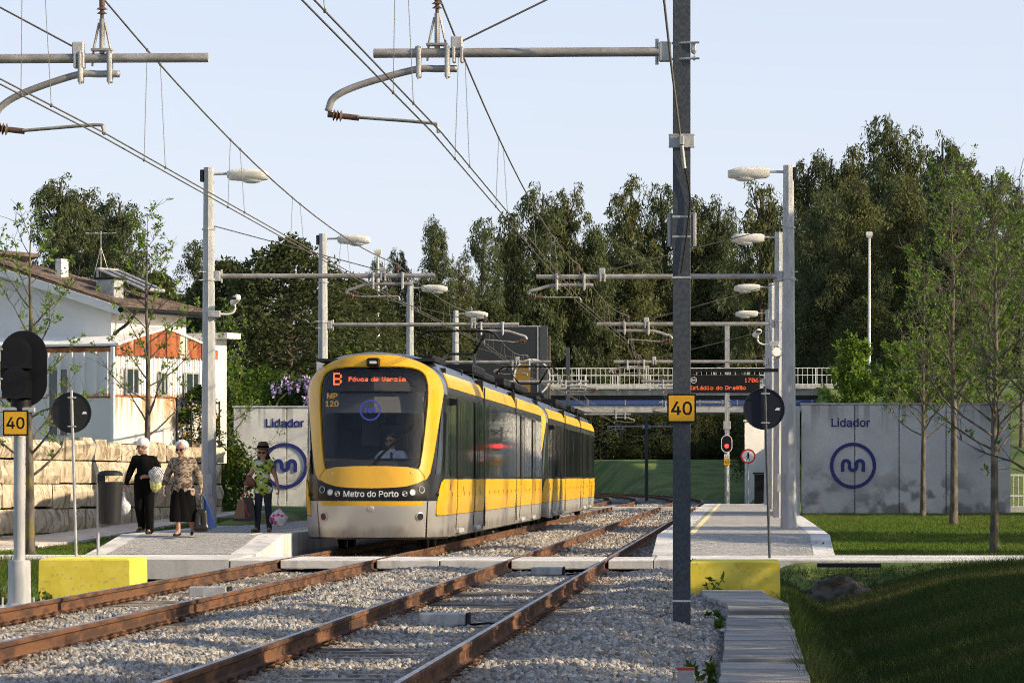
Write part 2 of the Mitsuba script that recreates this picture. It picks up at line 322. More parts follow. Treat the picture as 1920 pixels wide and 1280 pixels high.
for cx, lab in ((R_X, 'right hand railway track, empty, rusty rails on concrete sleepers in grey ballast'), (L_X, 'left hand railway track that the yellow tram is standing on')):
    t = thing('railway_track', lab, 'railway track', None)
    for s in (-1, 1):
        r = part(t, 'rail', sweep_y(RP, cx + s * .7525, rail_y), 'm_railrust')
        part(r, 'running_surface', sweep_y([(-.022, .0005), (.022, .0005), (.022, .002), (-.022, .002)], cx + s * .7525, rail_y), 'm_railtop')
    sm = mikit.ply(sl_mesh, 'm_sleeper'); cmr = mikit.ply(clip_mesh, 'm_railrust', smooth=30); cml = mikit.ply(clip_mesh.copy().apply_transform(np.diag([-1, 1, 1, 1.0])) , 'm_railrust', smooth=30)
    for k in range(42, 109):
        y = .6 * (k + .5)
        scene[nk(t + '__sleeper')] = {**sm, 'to_world': T().translate([cx, y, -.178])}
        if k < 92:
            for s in (-1, 1):
                scene[nk(t + '__rail_clip')] = {**cmr, 'to_world': T().translate([cx + s * .7525, y, -.165])}
                if s * (1 if cx == R_X else 1) > 0 or k < 60: scene[nk(t + '__rail_clip')] = {**cml, 'to_world': T().translate([cx + s * .7525, y, -.165])}
# metal boxes between the rails
for x, y, lab in ((-2.97, 42.0, 'grey metal box between the rails of the right track, nearest the viewer'), (-2.94, 63.6, 'grey metal box in the right track just in front of the footway'), (-6.55, 52.0, 'pale metal box between the rails of the left track')):
    t = thing('track_box', lab, 'track equipment', None)
    part(t, 'cover', box((x, y, -.115), (.46, .34, .12), .012), 'm_galv')
    part(t, 'end_plate', box((x + .25, y, -.12), (.03, .30, .14), .006), 'm_darkgrey')
    part(t, 'cable', tube([(x + .26, y - .05, -.17), (x + .45, y - .12, -.15), (x + .62, y - .1, -.165)], .011, 5), 'm_black', True)

# ---------------------------------------------------------------- footway across the line
Y0, Y1 = 66.1, 69.2
ft = struct('crossing', box((MID, (Y0 + Y1) / 2, -.42), (6.6, Y1 - Y0 - .3, .2)), 'm_concrete')
for xa, xb in ((-8.0, L_X - .81), (L_X - .695, L_X + .695), (L_X + .81, -4.74), (-4.72, R_X - .81), (R_X - .695, R_X + .695), (R_X + .81, -1.42)):
    for ya, yb in ((Y0, Y0 + 1.53), (Y0 + 1.55, Y1)):
        put(nk('crossing__slab'), box(((xa + xb) / 2, (ya + yb) / 2, -.072), (xb - xa, yb - ya, .135), .012), 'm_concrete')
for xa, xb in ((-8.0, L_X - .81), (L_X - .695, L_X + .695), (L_X + .81, R_X - .81), (R_X - .695, R_X + .695), (R_X + .81, -1.3)): put(nk('crossing__slab'), box(((xa + xb) / 2, 185.5, -.072), (xb - xa, 3.0, .135), .012), 'm_concrete')
# footpaths on both sides, platforms, kerbs
def strip(pts_l, pts_r, thick):
    "a paved strip between two edge lines of 3-d points, with sides"
    a, b = np.asarray(pts_l, float), np.asarray(pts_r, float); n = len(a)
    V = np.vstack([a, b, a - [0, 0, thick], b - [0, 0, thick]]); F = []
    for i in range(n - 1):
        for p, q, o in ((0, n, 0), (n, 3 * n, 0), (2 * n, 0, 0)):
            F += [[p + i, q + i, q + i + 1], [p + i, q + i + 1, p + i + 1]]
    for i in (0, n - 1): F += [[i, n + i, 3 * n + i], [i, 3 * n + i, 2 * n + i]]
    return trimesh.Trimesh(V, np.array(F), process=False)
struct('footpath', strip([(-1.40, Y1, .02), (40, Y1, .05)], [(-1.40, Y0, .0), (40, Y0, .03)], .3), 'm_concrete')
struct('footpath', strip([(-30, Y1, .02), (-8.02, Y1, .02)], [(-30, Y0, .0), (-8.02, Y0, .0)], .3), 'm_concrete')
PZ = .30
def platform(x_track, x_back, sgn):
    "sgn: +1 the back lies towards +x"
    ys_ = [69.21, 71.2, 73.2, 80, 120, 160]; zs_ = [.03, .15, PZ, PZ, PZ, PZ]
    P = lambda x: [(x, y, z) for y, z in zip(ys_, zs_)]
    t = nk('platform'); labels[t] = {'kind': 'structure'}
    a, b, c, d = x_track, x_track + sgn * .42, x_back - sgn * .34, x_back
    def lr(p, q): return (P(p), P(q)) if p < q else (P(q), P(p))
    put(t + '__edge_paving', strip(*lr(a, b), .9), 'm_concrete'); put(t + '__paving', strip(*lr(b + sgn * .004, c - sgn * .004), .6), 'm_setts'); put(t + '__kerb', strip(*lr(c, d), .7), 'm_concrete')
    l0, l1 = sorted((b + sgn * .10, b + sgn * .20))
    put(t + '__safety_line', strip([(l0, y, z + .004) for y, z in zip(ys_[2:], zs_[2:])], [(l1, y, z + .004) for y, z in zip(ys_[2:], zs_[2:])], .003), 'm_safety')
    for yk in np.arange(76, 158, 4.0):          # joints of the edge slabs
        put(nk(t + '__joint'), box(((a + b) / 2, yk, PZ + .001), (abs(b - a) - .02, .02, .004)), 'm_darkgrey')
mat('m_safety', (.62, .54, .28), 0.8)
platform(-1.49, 1.46, 1); platform(-7.95, -10.75, -1)
# sidewalk along the stone wall
dv = (WALL_B - WALL_A) / np.linalg.norm(WALL_B - WALL_A); nv = np.array([dv[1], -dv[0]])
pl, pr = [], []
for s in np.linspace(-12, 24.5, 22):
    p = WALL_A + dv * s; q = p + nv * np.interp(s, [-12, 6, 22], [1.75, 1.5, .5])
    pl.append((p[0] - .1, p[1], terrain(q[0], q[1]) + .06)); pr.append((q[0], q[1], terrain(q[0], q[1]) + .05))
sidewalk_k = struct('sidewalk', strip(pl, pr, .25), 'm_pavement')
kl = [(p[0] - .002, p[1], p[2] + .004) for p in pr]; kr = [(p[0] + .11, p[1] - .02, p[2] + .004) for p in pr]
put('sidewalk__kerb', strip(kl, kr, .3), 'm_concrete')
# ---------------------------------------------------------------- lamp poles, cantilevers, overhead lines
def lamp_pole(x, y, sgn, label, z0=PZ, z1=7.3, detail=True):
    "eight-sided tapered concrete pole with one lamp reaching towards the tracks (sgn)"
    t = thing('lamp_pole', label, 'lamp post', 'lamp poles along the platforms')
    part(t, 'pole', tube([(x, y, z0 - .1), (x, y, z1)], [.155, .102], 8), 'm_pole')
    part(t, 'cap_plate', box((x - sgn * .13, y, z1 - .16), (.07, .12, .24), .01), 'm_darkgrey')
    part(t, 'lamp_arm', tube([(x, y, z1 - .13), (x + sgn * .42, y, z1 - .12)], .026, 8), 'm_galv', True)
    n = []
    for u, w, zb, zt in ((.36, .06, -.10, .03), (.42, .085, -.15, .06), (.6, .12, -.165, .075), (.85, .135, -.17, .075), (1.02, .115, -.165, .055), (1.13, .07, -.15, .0), (1.17, .03, -.13, -.07)):
        for k in range(12):
            a = 2 * math.pi * k / 12; n.append((x + sgn * u, y + w * math.cos(a), z1 - .1 + (zt if math.sin(a) > 0 else -zb) * math.sin(a)))
    lamp = part(t, 'lamp_head', hull(n), 'm_lampshell', 40)
    g = [(x + sgn * (.84 + .2 * math.cos(a) * math.sin(b)), y + .10 * math.sin(a) * math.sin(b), z1 - .250 - .065 * math.cos(b)) for a in np.linspace(0, 6.28, 14) for b in np.linspace(0, 1.57, 6)]
    part(lamp, 'lens', hull(g), 'm_lens', 40)
    if detail:
        for zz in (z1 - 1.2, 5.12): part(t, 'clamp_band', lathe([(.0, -.018), (.155 - (zz - 3) * .006, -.018), (.155 - (zz - 3) * .006, .018), (0, .018)], 8, None, (x, y, zz)), 'm_galv')
        part(t, 'hatch', box((x + .02, y - .152, 1.15), (.13, .012, .42), .004), 'm_galv')
    return t
POLE_Y = [82.5, 105.0, 132.5, 153.5]
for k, y in enumerate(POLE_Y):
    o = ('nearest', 'second', 'third', 'fourth')[k]
    l = lamp_pole(-10.4, y, 1, f'{o} of the pale lamp poles along the left platform' + (', rising beside the grey haired woman' if k == 0 else ''), detail=k < 2)
    r = lamp_pole(.85, y, -1, f'{o} of the lamp poles along the right platform' + (', grey and shaded from top to bottom' if k == 0 else ''), detail=k < 2)

def insulator(t, x, y, z, h=.55, axis=(0, 0, 1), n=14, scale=1.0):
    ax = np.asarray(axis, float); s = scale
    i = part(t, 'insulator', lathe([(0, 0), (.02 * s, 0), (.02 * s, h * .28), (.055 * s, h * .30), (.022 * s, h * .40), (.022 * s, h * .46), (.058 * s, h * .48), (.022 * s, h * .60), (.03 * s, h * .62), (.03 * s, h * .92), (.012, h), (0, h)], n, ax, (x, y, z)), 'm_ceramic', 40)
    return i
def bend(p, k=6):
    "rounded polyline through the control points (Catmull-Rom)"
    p = np.asarray(p, float); q = np.vstack([2 * p[0] - p[1], p, 2 * p[-1] - p[-2]]); out = []
    for i in range(1, len(q) - 2):
        for t in np.arange(k) / k:
            a, b, c, d = q[i - 1:i + 3]
            out.append(.5 * (2 * b + (c - a) * t + (2 * a - 5 * b + 4 * c - d) * t * t + (3 * b - a - 3 * c + d) * t ** 3))
    return np.array(out + [p[-1]])
def cantilever(label, mx, y, z, x_end, x_ins, ins_h, j_end, j_knee, j_tip, z_tip, x_wire, z_wire, near=False):
    """mast at mx; main tube at height z from the mast to x_end; insulator with the messenger at x_ins; registration pipe hung under the tube from
    j_end over j_knee down to (j_tip, z_tip); steady arm from there to the contact wire"""
    t = thing('cantilever', label, 'overhead line support', 'brackets that carry the overhead lines')
    sg = 1 if x_end > mx else -1; r = .048; n = 12 if near else 8
    part(t, 'main_tube', tube([(mx + sg * .22, y, z), (x_end, y, z)], r, n), 'm_tube', 40)
    part(t, 'bracket', cat([box((mx + sg * .17, y, z), (.12, .10, .20), .01), tube([(mx + sg * .25, y, z - .13), (mx + sg * .25, y, z + .13)], .02, 6), tube([(mx + sg * .10, y - .06, z + .08), (mx - sg * .18, y - .13, z + .08)], .012, 5), tube([(mx + sg * .10, y - .06, z - .08), (mx - sg * .18, y - .13, z - .08)], .012, 5)]), 'm_galv', 30)
    # messenger insulator on its A-frame
    b = .22 if near else .06
    if near: part(t, 'insulator_frame', cat([tube([(x_ins + s * .10, y, z - .08), (x_ins + s * .085, y, z + .10), (x_ins + s * .03, y, z + .36)], .013, 6) for s in (-1, 1)] + [box((x_ins, y, z + .085), (.22, .10, .03), .006), tube([(x_ins, y, z + .05), (x_ins, y, z + .40)], .028, 8)]), 'm_tube', 30); b = .38
    insulator(t, x_ins, y, z + b, ins_h - b, n=18 if near else 10)
    # registration pipe and its two hangers
    zj = z - .16
    part(t, 'registration_pipe', tube(bend([(j_end, y, zj), (j_end + .45 * (j_knee - j_end), y, zj), (j_knee, y, zj - .01), (j_knee + .62 * (j_tip - j_knee), y, zj - .30 * (zj - z_tip) - .03), (j_tip - .08 * (j_tip - j_knee), y, zj - .66 * (zj - z_tip)), (j_tip, y, z_tip)]), .036, n), 'm_tube', True)
    for xh in (j_end + .22 * (j_knee - j_end), j_end + .88 * (j_knee - j_end)):
        part(t, 'hanger', cat([box((xh, y, z - .10), (.05, .13, .30), .01), box((xh, y, z + .05), (.07, .12, .03), .008), tube([(xh, y - .07, z - .27), (xh, y - .07, z + .07)], .012, 5)]), 'm_galv', 30)
    sa = np.sign(x_wire - j_tip)
    a = part(t, 'steady_arm', cat([tube(bend([(j_tip + sa * .30, y + dy, z_tip - .06), (x_wire - sa * .08, y + dy, z_wire + .10), (x_wire, y + dy, z_wire + .07), (x_wire + sa * .01, y + dy, z_wire)], 3), .016, 6) for dy in (-.035, .035)]), 'm_tube', True)
    ai = lathe([(0, 0), (.03, 0), (.03, .05)] + [(q, .05 + .035 * k + dz) for k in range(3) for q, dz in ((.028, 0), (.065, .012), (.028, .03))] + [(.03, .17), (.03, .32), (0, .32)], 12 if near else 8, (sa, 0, -.12), (j_tip, y, z_tip - .03))
    part(t, 'arm_insulator', ai, 'm_ceramic', 40)
    return t
# tie rods from the poles to the tubes are part of each support
def tie(t, mx, y, z_top, x_cl, z):
    part(t, 'tie_rod', tube([(mx, y - .02, z_top), (x_cl, y - .02, z + .09)], .011, 6), 'm_wire', True)
    part(t, 'tie_clamp', cat([box((x_cl, y, z + .10), (.12, .11, .13), .012), box((x_cl - .03, y, z - .02), (.03, .13, .16), .006), box((x_cl + .05, y, z - .02), (.03, .13, .16), .006)]), 'm_galv')
t = cantilever('large bracket on the dark steel mast in the foreground, its long tube crossing the sky', -.63, 43, 5.565, -3.745, -3.10, .62, -2.90, -3.34, -4.21, 4.98, -3.10, 4.76, True); tie(t, -.63, 43, 6.75, -2.90, 5.565)
t = cantilever('large bracket at the upper left edge, its tube ending free in the sky', -8.85, 43, 5.53, -5.425, -6.51, .62, -6.33, -6.78, -7.62, 4.86, -6.50, 4.755, True); tie(t, -8.85, 43, 6.75, -6.75, 5.53)
SUP_R = [(43, -3.10, 6.18, -3.10, 4.76)]; SUP_L = [(43, -6.51, 6.15, -6.50, 4.755)]
o4 = ('nearest', 'second', 'third', 'fourth')
for k, (y, z, xe, xi, je, jk, jt, zt, xw, zw) in enumerate([(82.5, 5.16, -4.02, -3.20, -2.92, -3.72, -4.18, 4.82, -3.17, 4.66), (105, 5.05, -3.62, -2.86, -3.14, -2.25, -1.78, 4.68, -2.85, 4.57), (132.5, 4.87, -4.05, -3.25, -2.95, -3.72, -4.2, 4.55, -3.22, 4.42), (153.5, 4.73, -3.7, -2.9, -3.1, -2.3, -1.8, 4.42, -2.9, 4.30)]):
    t = cantilever(f'{o4[k]} overhead line bracket on the right platform poles', .85, y, z, xe, xi, .22, je, jk, jt, zt, xw, zw)
    tie(t, .85, y, z + 1.0, xi + .45, z); SUP_R.append((y, xi, z + .22, xw, zw))
for k, (y, z, xe, xi, je, jk, jt, zt, xw, zw) in enumerate([(82.5, 5.19, -5.99, -6.71, -6.43, -7.3, -7.72, 4.84, -6.69, 4.69), (105, 5.05, -5.55, -6.38, -6.66, -5.85, -5.36, 4.67, -6.40, 4.57), (132.5, 4.87, -6.0, -6.75, -6.5, -7.3, -7.78, 4.55, -6.75, 4.42), (153.5, 4.73, -5.6, -6.35, -6.6, -5.8, -5.3, 4.42, -6.4, 4.30)]):
    t = cantilever(f'{o4[k]} overhead line bracket on the left platform poles', -10.4, y, z, xe, xi, .22, je, jk, jt, zt, xw, zw)
    tie(t, -10.4, y, z + 1.0, xi - .3, z); SUP_L.append((y, xi, z + .22, xw, zw))
# plain steel masts beyond the platforms, with their brackets
def h_mast(x, y, z0, z1, w, label, m='m_galv_dark'):
    t = thing('steel_mast', label, 'mast', None)
    f = .012
    part(t, 'column', cat([box((x, y, (z0 + z1) / 2), (f, w - 2 * f, z1 - z0)), box((x, y - w / 2 + f / 2, (z0 + z1) / 2), (w, f, z1 - z0), .003), box((x, y + w / 2 - f / 2, (z0 + z1) / 2), (w, f, z1 - z0), .003)]), m)
    return t
far_masts = [(.9 + -1.65, 186, 'grey steel mast standing behind the red signal, seen below the display board', 7.9, -1), (-8.85, 214, 'thin steel mast in front of the railing of the overbridge', 7.8, 1), (-6.0, 262, 'dark steel mast between the tracks under the overbridge', 5.3, 1)]
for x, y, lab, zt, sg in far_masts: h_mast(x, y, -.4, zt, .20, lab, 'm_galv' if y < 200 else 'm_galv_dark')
cx = lambda y: float(curve_x(y))
for k, (lab, mx, y, z, xe, xi, je, jk, jt, xw) in enumerate([('bracket on the steel mast behind the red signal', -.75, 186, 4.55, -3.7, -3.0, -2.9, -3.5, -4.0, -3.0), ('overhead bracket over the left track just before the overbridge', -8.85, 214, 4.45, -5.7, -6.5, -6.6, -5.9, -5.5, -6.5),
                                                               ('overhead bracket under the overbridge to the left of its mast', -6.0, 262, 4.4, -8.4, -7.6, -7.3, -8.0, -8.5, -7.4), ('overhead bracket under the overbridge to the right of its mast', -6.0, 262.3, 4.4, -3.3, -4.0, -4.2, -3.6, -3.2, -4.1)]):
    cantilever(lab, mx, y, z, xe, xi, .22, je, jk, jt, z - .35, xw, z - .45)
SUP_R += [(186, -3.0, 4.77, -3.0, 4.12), (262.3, -4.0, 4.62, -4.1, 3.98), (330, -9, 4.6, -9, 3.98)]
SUP_L += [(214, -6.5, 4.67, -6.5, 4.0), (262, -7.6, 4.62, -7.4, 3.95), (330, -12.5, 4.6, -12.5, 3.95)]
def overhead_line(label, sup):
    t = thing('overhead_line', label, 'overhead wires', None)
    sup = [(4, sup[0][1] - .5, sup[0][2] + .2, sup[0][3] - .3, sup[0][4] + .05)] + sup
    mess, con = [], []
    for (ya, xa, za, wa, ha), (yb, xb, zb, wb, hb) in zip(sup, sup[1:]):
        L = yb - ya; sag = min(.42, L * L * .00042)
        for s in np.arange(14) / 14: mess.append((xa + (xb - xa) * s, ya + L * s, za + (zb - za) * s - 4 * sag * s * (1 - s)))
        con.append((wa, ya, ha))
    mess.append(sup[-1][1:2] + sup[-1][0:1] + sup[-1][2:3]); con.append((sup[-1][3], sup[-1][0], sup[-1][4]))
    mess, con = np.array(mess), np.array(con)
    part(t, 'messenger_wire', tube(mess, .0105, 5), 'm_wire', True)
    for dx in (-.045, .045): part(t, 'contact_wire', tube(con + [dx, 0, 0], .0085, 5), 'm_wire', True)
    for (ya, *_), (yb, *_) in zip(sup, sup[1:]):
        n = max(2, round((yb - ya) / 7.5))
        for k in range(n):
            yk = ya + (k + .5) / n * (yb - ya)
            if yk < 22 or yk > 190: continue
            for dx in (-.045, .045):
                y = yk + (.55 if dx > 0 else -.55)
                pm = [np.interp(y, mess[:, 1], mess[:, c]) for c in (0, 2)]; pc = [np.interp(y, con[:, 1], con[:, c]) for c in (0, 2)]
                if pm[1] - pc[1] < .12: continue
                part(t, 'dropper', cat([tube([(pm[0], y, pm[1]), (pc[0] + dx, y, pc[1])], .0035, 4), box((pm[0], y, pm[1]), (.02, .04, .03)), box((pc[0] + dx, y, pc[1]), (.02, .04, .03))]), 'm_wire')
overhead_line('overhead wires above the right, empty track', SUP_R)
overhead_line('overhead wires above the left track and the tram', SUP_L)

# ---------------------------------------------------------------- foreground mast with its fittings
mx, my = -.63, 43.0
t = thing('steel_mast', 'tall dark steel mast in the foreground that carries the yellow 40 sign', 'mast', None)
w, f = .176, .011
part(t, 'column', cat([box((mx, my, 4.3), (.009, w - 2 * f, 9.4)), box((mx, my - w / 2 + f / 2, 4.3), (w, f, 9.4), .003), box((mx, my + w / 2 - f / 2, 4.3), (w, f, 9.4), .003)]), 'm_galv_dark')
part(t, 'reflective_band', box((mx, my - .092, .04), (w + .006, .006, .018)), 'm_signwhite')
part(t, 'foot_block', box((mx + .08, my, -.40), (.9, .9, .3), .03), 'm_concrete')
part(t, 'clamp_plate', cat([box((mx, my - .10, 4.66), (.255, .02, .14), .004), box((mx, my - .085, 4.72), (.26, .06, .015), .003), box((mx, my - .085, 4.60), (.26, .06, .015), .003), box((mx, my - .14, 4.66), (.05, .07, .10), .01)]), 'm_galv')
part(t, 'stay_cable', tube([(mx - .205, my - .5, 6.35), (mx - .10, my - .25, 5.4), (mx - .012, my - .15, 4.7)], .013, 7), 'm_wire', True)
part(t, 'cable_sleeve', tube([(mx - .012, my - .15, 4.72), (mx + .03, my - .13, 4.38)], .02, 8), 'm_galv', True)
part(t, 'hanging_cable', tube(bend([(mx + .03, my - .13, 4.4), (mx + .085, my - .12, 4.1), (mx + .06, my - .115, 3.8), (mx + .005, my - .112, 3.4), (mx - .01, my - .11, 3.33)]), .010, 6), 'm_rubber', True)
part(t, 'rear_plate', cat([box((mx, my + .12, 3.78), (.29, .02, .34), .005), box((mx - .125, my + .10, 3.78), (.02, .05, .34)), box((mx + .125, my + .10, 3.78), (.02, .05, .34))]), 'm_galv')
for z in (3.9, 3.70, 3.29): part(t, 'strap', box((mx, my - .0915, z), (w + .012, .007, .02)), 'm_galv')
part(t, 'tube_clamp', cat([box((mx + .12, my, 5.6), (.05, .22, .09), .01)] + [tube([(mx + .125, my - .10, z), (mx + .125, my + .1, z)], .018, 6) for z in (5.50, 5.56)]), 'm_galv')

def number_sign(x, y, z, s, text, label, rz=0.0, edge=.017):
    t = thing('speed_sign', label, 'speed limit sign', None)
    part(t, 'plate', upright(rounded(s, s, s * .03), x, y, z, .02), 'm_black')
    part(t, 'face', upright(rounded(s - 2 * edge, s - 2 * edge, s * .02), x, y - .021, z, .003), 'm_signyellow')
    part(t, 'number', words(text, s * .44, x, y - .0245, z, .002), 'm_black')
    return t
k = number_sign(mx, my - .095, 1.975, .29, '40', 'yellow square 40 sign fixed to the dark foreground mast')

# ---------------------------------------------------------------- railway signal at the left edge
sx, sy, sz = -8.33, 48.7, -.2
t = thing('railway_signal', 'grey signal post with the black rear of a two lamp head at the left edge', 'railway signal', None)
part(t, 'post', tube([(sx, sy, sz), (sx, sy, 2.1)], .066, 18), 'm_pole', 40)
part(t, 'base_sleeve', lathe([(0, 0), (.165, 0), (.16, .015), (.135, .04), (.128, .52), (.12, .53), (0, .53)], 24, None, (sx, sy, sz)), 'm_pole', 40)
part(t, 'footing', box((sx + .15, sy, sz - .1), (1.2, .9, .2), .02), 'm_concrete')
for dx in (-.16, .2, .28): part(t, 'anchor_bolt', tube([(sx + dx, sy - .2, sz), (sx + dx, sy - .2, sz + .11)], .012, 6), 'm_galv')
part(t, 'cross_bar', box((sx - .02, sy - .09, 2.055), (.44, .05, .06), .008), 'm_galv')
part(t, 'neck', lathe([(0, 0), (.12, 0), (.12, .15), (.06, .16), (.06, .22), (0, .22)], 20, None, (sx + .02, sy, 2.02)), 'm_black', 40)
bp = Polygon(LineString([(0, -.17), (0, .17)]).buffer(.27, quad_segs=12).exterior)
part(t, 'backboard', upright(bp, sx + .04, sy + .07, 2.53, .02), 'm_black')
hd = part(t, 'lamp_housing', cat([upright(Polygon(LineString([(0, -.03), (0, .03)]).buffer(.155)).union(sbox(-.155, -.17, .155, .0)), sx - .02, sy + .05, 2.53 + dz, .22) for dz in (.17, -.17)]), 'm_blacksatin', 30)
for dz in (.17, -.17):
    d = part(hd, 'door', upright(Point(0, 0).buffer(.135), sx - .03, sy - .171, 2.53 + dz, .012), 'm_black')
    part(hd, 'latch', cat([box((sx - .20, sy - .17, 2.55 + dz - .05), (.028, .03, .12), .006), box((sx - .195, sy - .18, 2.58 + dz), (.06, .02, .022), .004)]), 'm_galv')
part(t, 'lifting_eye', trimesh.creation.torus(.022, .006, 14, 6).apply_transform(FRONT).apply_translation((sx - .02, sy - .06, 2.86)), 'm_galv', True)
number_sign(sx - .02, sy - .13, 1.905, .29, '40', 'yellow square 40 sign on the signal post at the left edge')

# round signs seen from behind, litter bin, yellow blocks
def round_sign(x, y, z0, z, m, label):
    t = thing('round_sign', label, 'traffic sign', None)
    part(t, 'post', tube([(x + .07, y, z0), (x - .01, y, z + .36)], .024, 10), 'm_galv' if m == 'm_darkgrey' else 'm_galv_dark', 40)
    part(t, 'disc', lathe([(0, 0), (.325, 0), (.328, .012), (.325, .03), (.312, .03), (.306, .012), (0, .012)], 40, (0, -1, 0), (x - .02, y + .06, z)), m)
    for dz in (-.22, .24): part(t, 'clip', box((x, y - .02, z + dz), (.14, .03, .022), .006), 'm_galv')
    part(t, 'sticker', upright(Polygon([(.17, -.02), (.25, -.02), (.25, .0), (.22, .0), (.26, .015), (.20, .02)]), x - .02, y + .047, z, .002), 'm_signwhite')
round_sign(-10.78, 68.0, -.05, 2.32, 'm_darkgrey', 'grey rear of a round sign on a thin leaning post by the left ramp')
round_sign(.33, 67.4, -.05, 2.36, 'm_navy', 'dark rear of a round sign on a thin post by the right platform')
bx, by, bz = -10.31, 69.0, .02
t = thing('litter_bin', 'dark grey hooded litter bin on a post at the foot of the left ramp', 'litter bin', None)
part(t, 'post', tube([(bx - .20, by, bz - .05), (bx - .20, by, bz + 1.35)], .024, 12), 'm_galv', 40)
ell = lambda w, d, z, n=28: [(bx + w * math.cos(a), by + d * math.sin(a), z) for a in np.linspace(0, 2 * math.pi, n, endpoint=False)]
part(t, 'bucket', hull(ell(.165, .15, bz + .5) + ell(.17, .16, bz + .52) + ell(.20, .18, bz + 1.14) + ell(.205, .185, bz + 1.19)), 'm_darkgrey', 40)
part(t, 'hood', hull(ell(.205, .185, bz + 1.29) + ell(.20, .18, bz + 1.33) + ell(.16, .14, bz + 1.365) + ell(.06, .06, bz + 1.375)), 'm_darkgrey', 40)
part(t, 'hood_support', cat([box((bx - .15, by, bz + 1.24), (.10, .20, .14), .01)]), 'm_darkgrey')
def yblock(x0, x1, y0, y1, z0, z1, label):
    t = thing('concrete_block', label, 'concrete block', None)
    part(t, 'block', hull([(x + s * sx, y + s * sy, z) for x, sx in ((x0, 1), (x1, -1)) for y, sy in ((y0, 1), (y1, -1)) for z, s in ((z0, 0), (z1 - .02, .01), (z1, .035))]), 'm_yellowconcrete', 20)
yblock(-8.98, -7.80, 53.9, 55.5, -.42, .245, 'bright yellow painted concrete block beside the left track, in the sun')
yblock(-.70, .46, 54.2, 55.8, -.6, .215, 'yellow painted concrete block in the shade at the head of the cable duct')

# cable duct: a row of concrete lids that runs to the yellow block
t = thing('cable_duct', 'row of weathered concrete duct lids beside the ballast, running to the shaded yellow block', 'cable duct', None)
g = np.random.default_rng(3)
y = 21.0; k = 0
walls = []
while y < 53.6:
    L = 1.0 if k % 5 else .9; yc = y + L / 2
    off = -.30 * float(sstep(46.5, 53.5, yc)); zt = -.19 + .07 * float(sstep(44.5, 46.5, yc)) - .02 * float(sstep(49, 52, yc)) + .003 * g.normal() - (.03 if k == 13 else 0); ang = -.05 * (yc > 47)
    wd = .66 + .1 * float(sstep(46, 52, yc))
    m = box((0, 0, 0), (wd, L - .006 - (.05 if k == 13 else 0), .06), .006); m.apply_transform(trimesh.transformations.rotation_matrix(g.normal() * .002, [0, 1, 0]) @ trimesh.transformations.rotation_matrix(-ang + g.normal() * .006 + (.03 if k == 13 else 0), [0, 0, 1])); m.apply_translation((0.15 + off + .004 * g.normal(), yc, zt - .03))
    part(t, 'lid', m, 'm_lid')
    for s in (-1, 1): walls.append(box((.15 + off + s * (wd / 2 - .05), yc, zt - .31), (.07, L + .01, .49)))
    y += L; k += 1
part(t, 'trough', cat(walls), 'm_concrete')
t = thing('marker_post', 'short grey marker post with a red top in the ballast at the bottom edge', 'marker post', None)
part(t, 'post', box((-.41, 30.0, -.285), (.12, .09, .44), .01), 'm_concrete'); part(t, 'red_top', box((-.41, 30.0, -.062), (.122, .092, .022), .005), 'm_signred')

mat('m_ochre', (.24, .14, .012), .6)
mat('m_rock', speck((.045, .04, .03), (.15, .135, .11), 5), .95)
# culvert head by the footpath and pale stones in the grass
t = thing('culvert', 'dark slab over a rough concrete culvert mouth in the grass below the right footpath', 'culvert', None)
part(t, 'cover_slab', box((1.55, 63.6, -.02), (.95, .5, .06), .012), 'm_blacksatin')
v = trimesh.creation.icosphere(4); q = v.vertices * [.50, .30, .34]; q = q * (1 + .9 * (meshkit.fbm(q * 5 + 9, 5) - .5))[:, None]; q[:, 0] += .35 * q[:, 2]
part(t, 'mouth', trimesh.Trimesh(q + [1.36, 63.45, -.50], v.faces, process=False), 'm_rock', 30)
for x, y, s in ((1.15, 33.6, .10), (1.32, 33.4, .07), (1.78, 33.2, .14), (1.95, 32.9, .06)):
    v = trimesh.creation.icosphere(2); q = v.vertices * [s, s * .7, s * .45]; q = q * (1 + .5 * (meshkit.fbm(q * 12 + x * 5, 3) - .5))[:, None]
    k = nk('boulder'); put(k, trimesh.Trimesh(q + [x, y, float(terrain(x, y)) + s * .15], v.faces, process=False), 'm_concrete', 40)
    labels[k] = {'label': 'pale stone lying in the dark grass of the ditch, bottom right', 'category': 'stone', 'group': 'pale stones lying in the ditch grass'}

# ---------------------------------------------------------------- station name walls
def name_wall(x0, x1, y, z0, z1, logo_x, word_x, label, joints, R=.62):
    t = thing('station_wall', label, 'concrete wall', None)
    xsj = [x0] + joints + [x1]
    for a, b in zip(xsj, xsj[1:]): part(t, 'panel', box(((a + b) / 2, y + .2, (z0 + z1) / 2), (b - a - .022, .4, z1 - z0), .012), 'm_stationwall')
    part(t, 'core', box(((x0 + x1) / 2, y + .22, (z0 + z1) / 2 - .02), (x1 - x0 - .06, .3, z1 - z0 - .06)), 'm_darkgrey')
    part(t, 'coping', box(((x0 + x1) / 2, y + .19, z1 + .02), (x1 - x0 + .04, .46, .045), .008), 'm_concrete')
    ring, m = logo_poly(R)
    part(t, 'emblem_ring', upright(ring, logo_x, y - .012, 1.60, .03), 'm_logo'); part(t, 'emblem_letter', upright(m, logo_x, y - .012, 1.60, .03), 'm_logo')
    part(t, 'name', words('Lidador', .215, word_x, y - .008, 2.76, .022), 'm_logo')
name_wall(1.52, 7.15, 115.2, .1, 3.24, 2.92, 2.86, 'shaded grey station wall lettered Lidador with a blue ring, behind the young trees', [2.97, 4.16, 5.42])
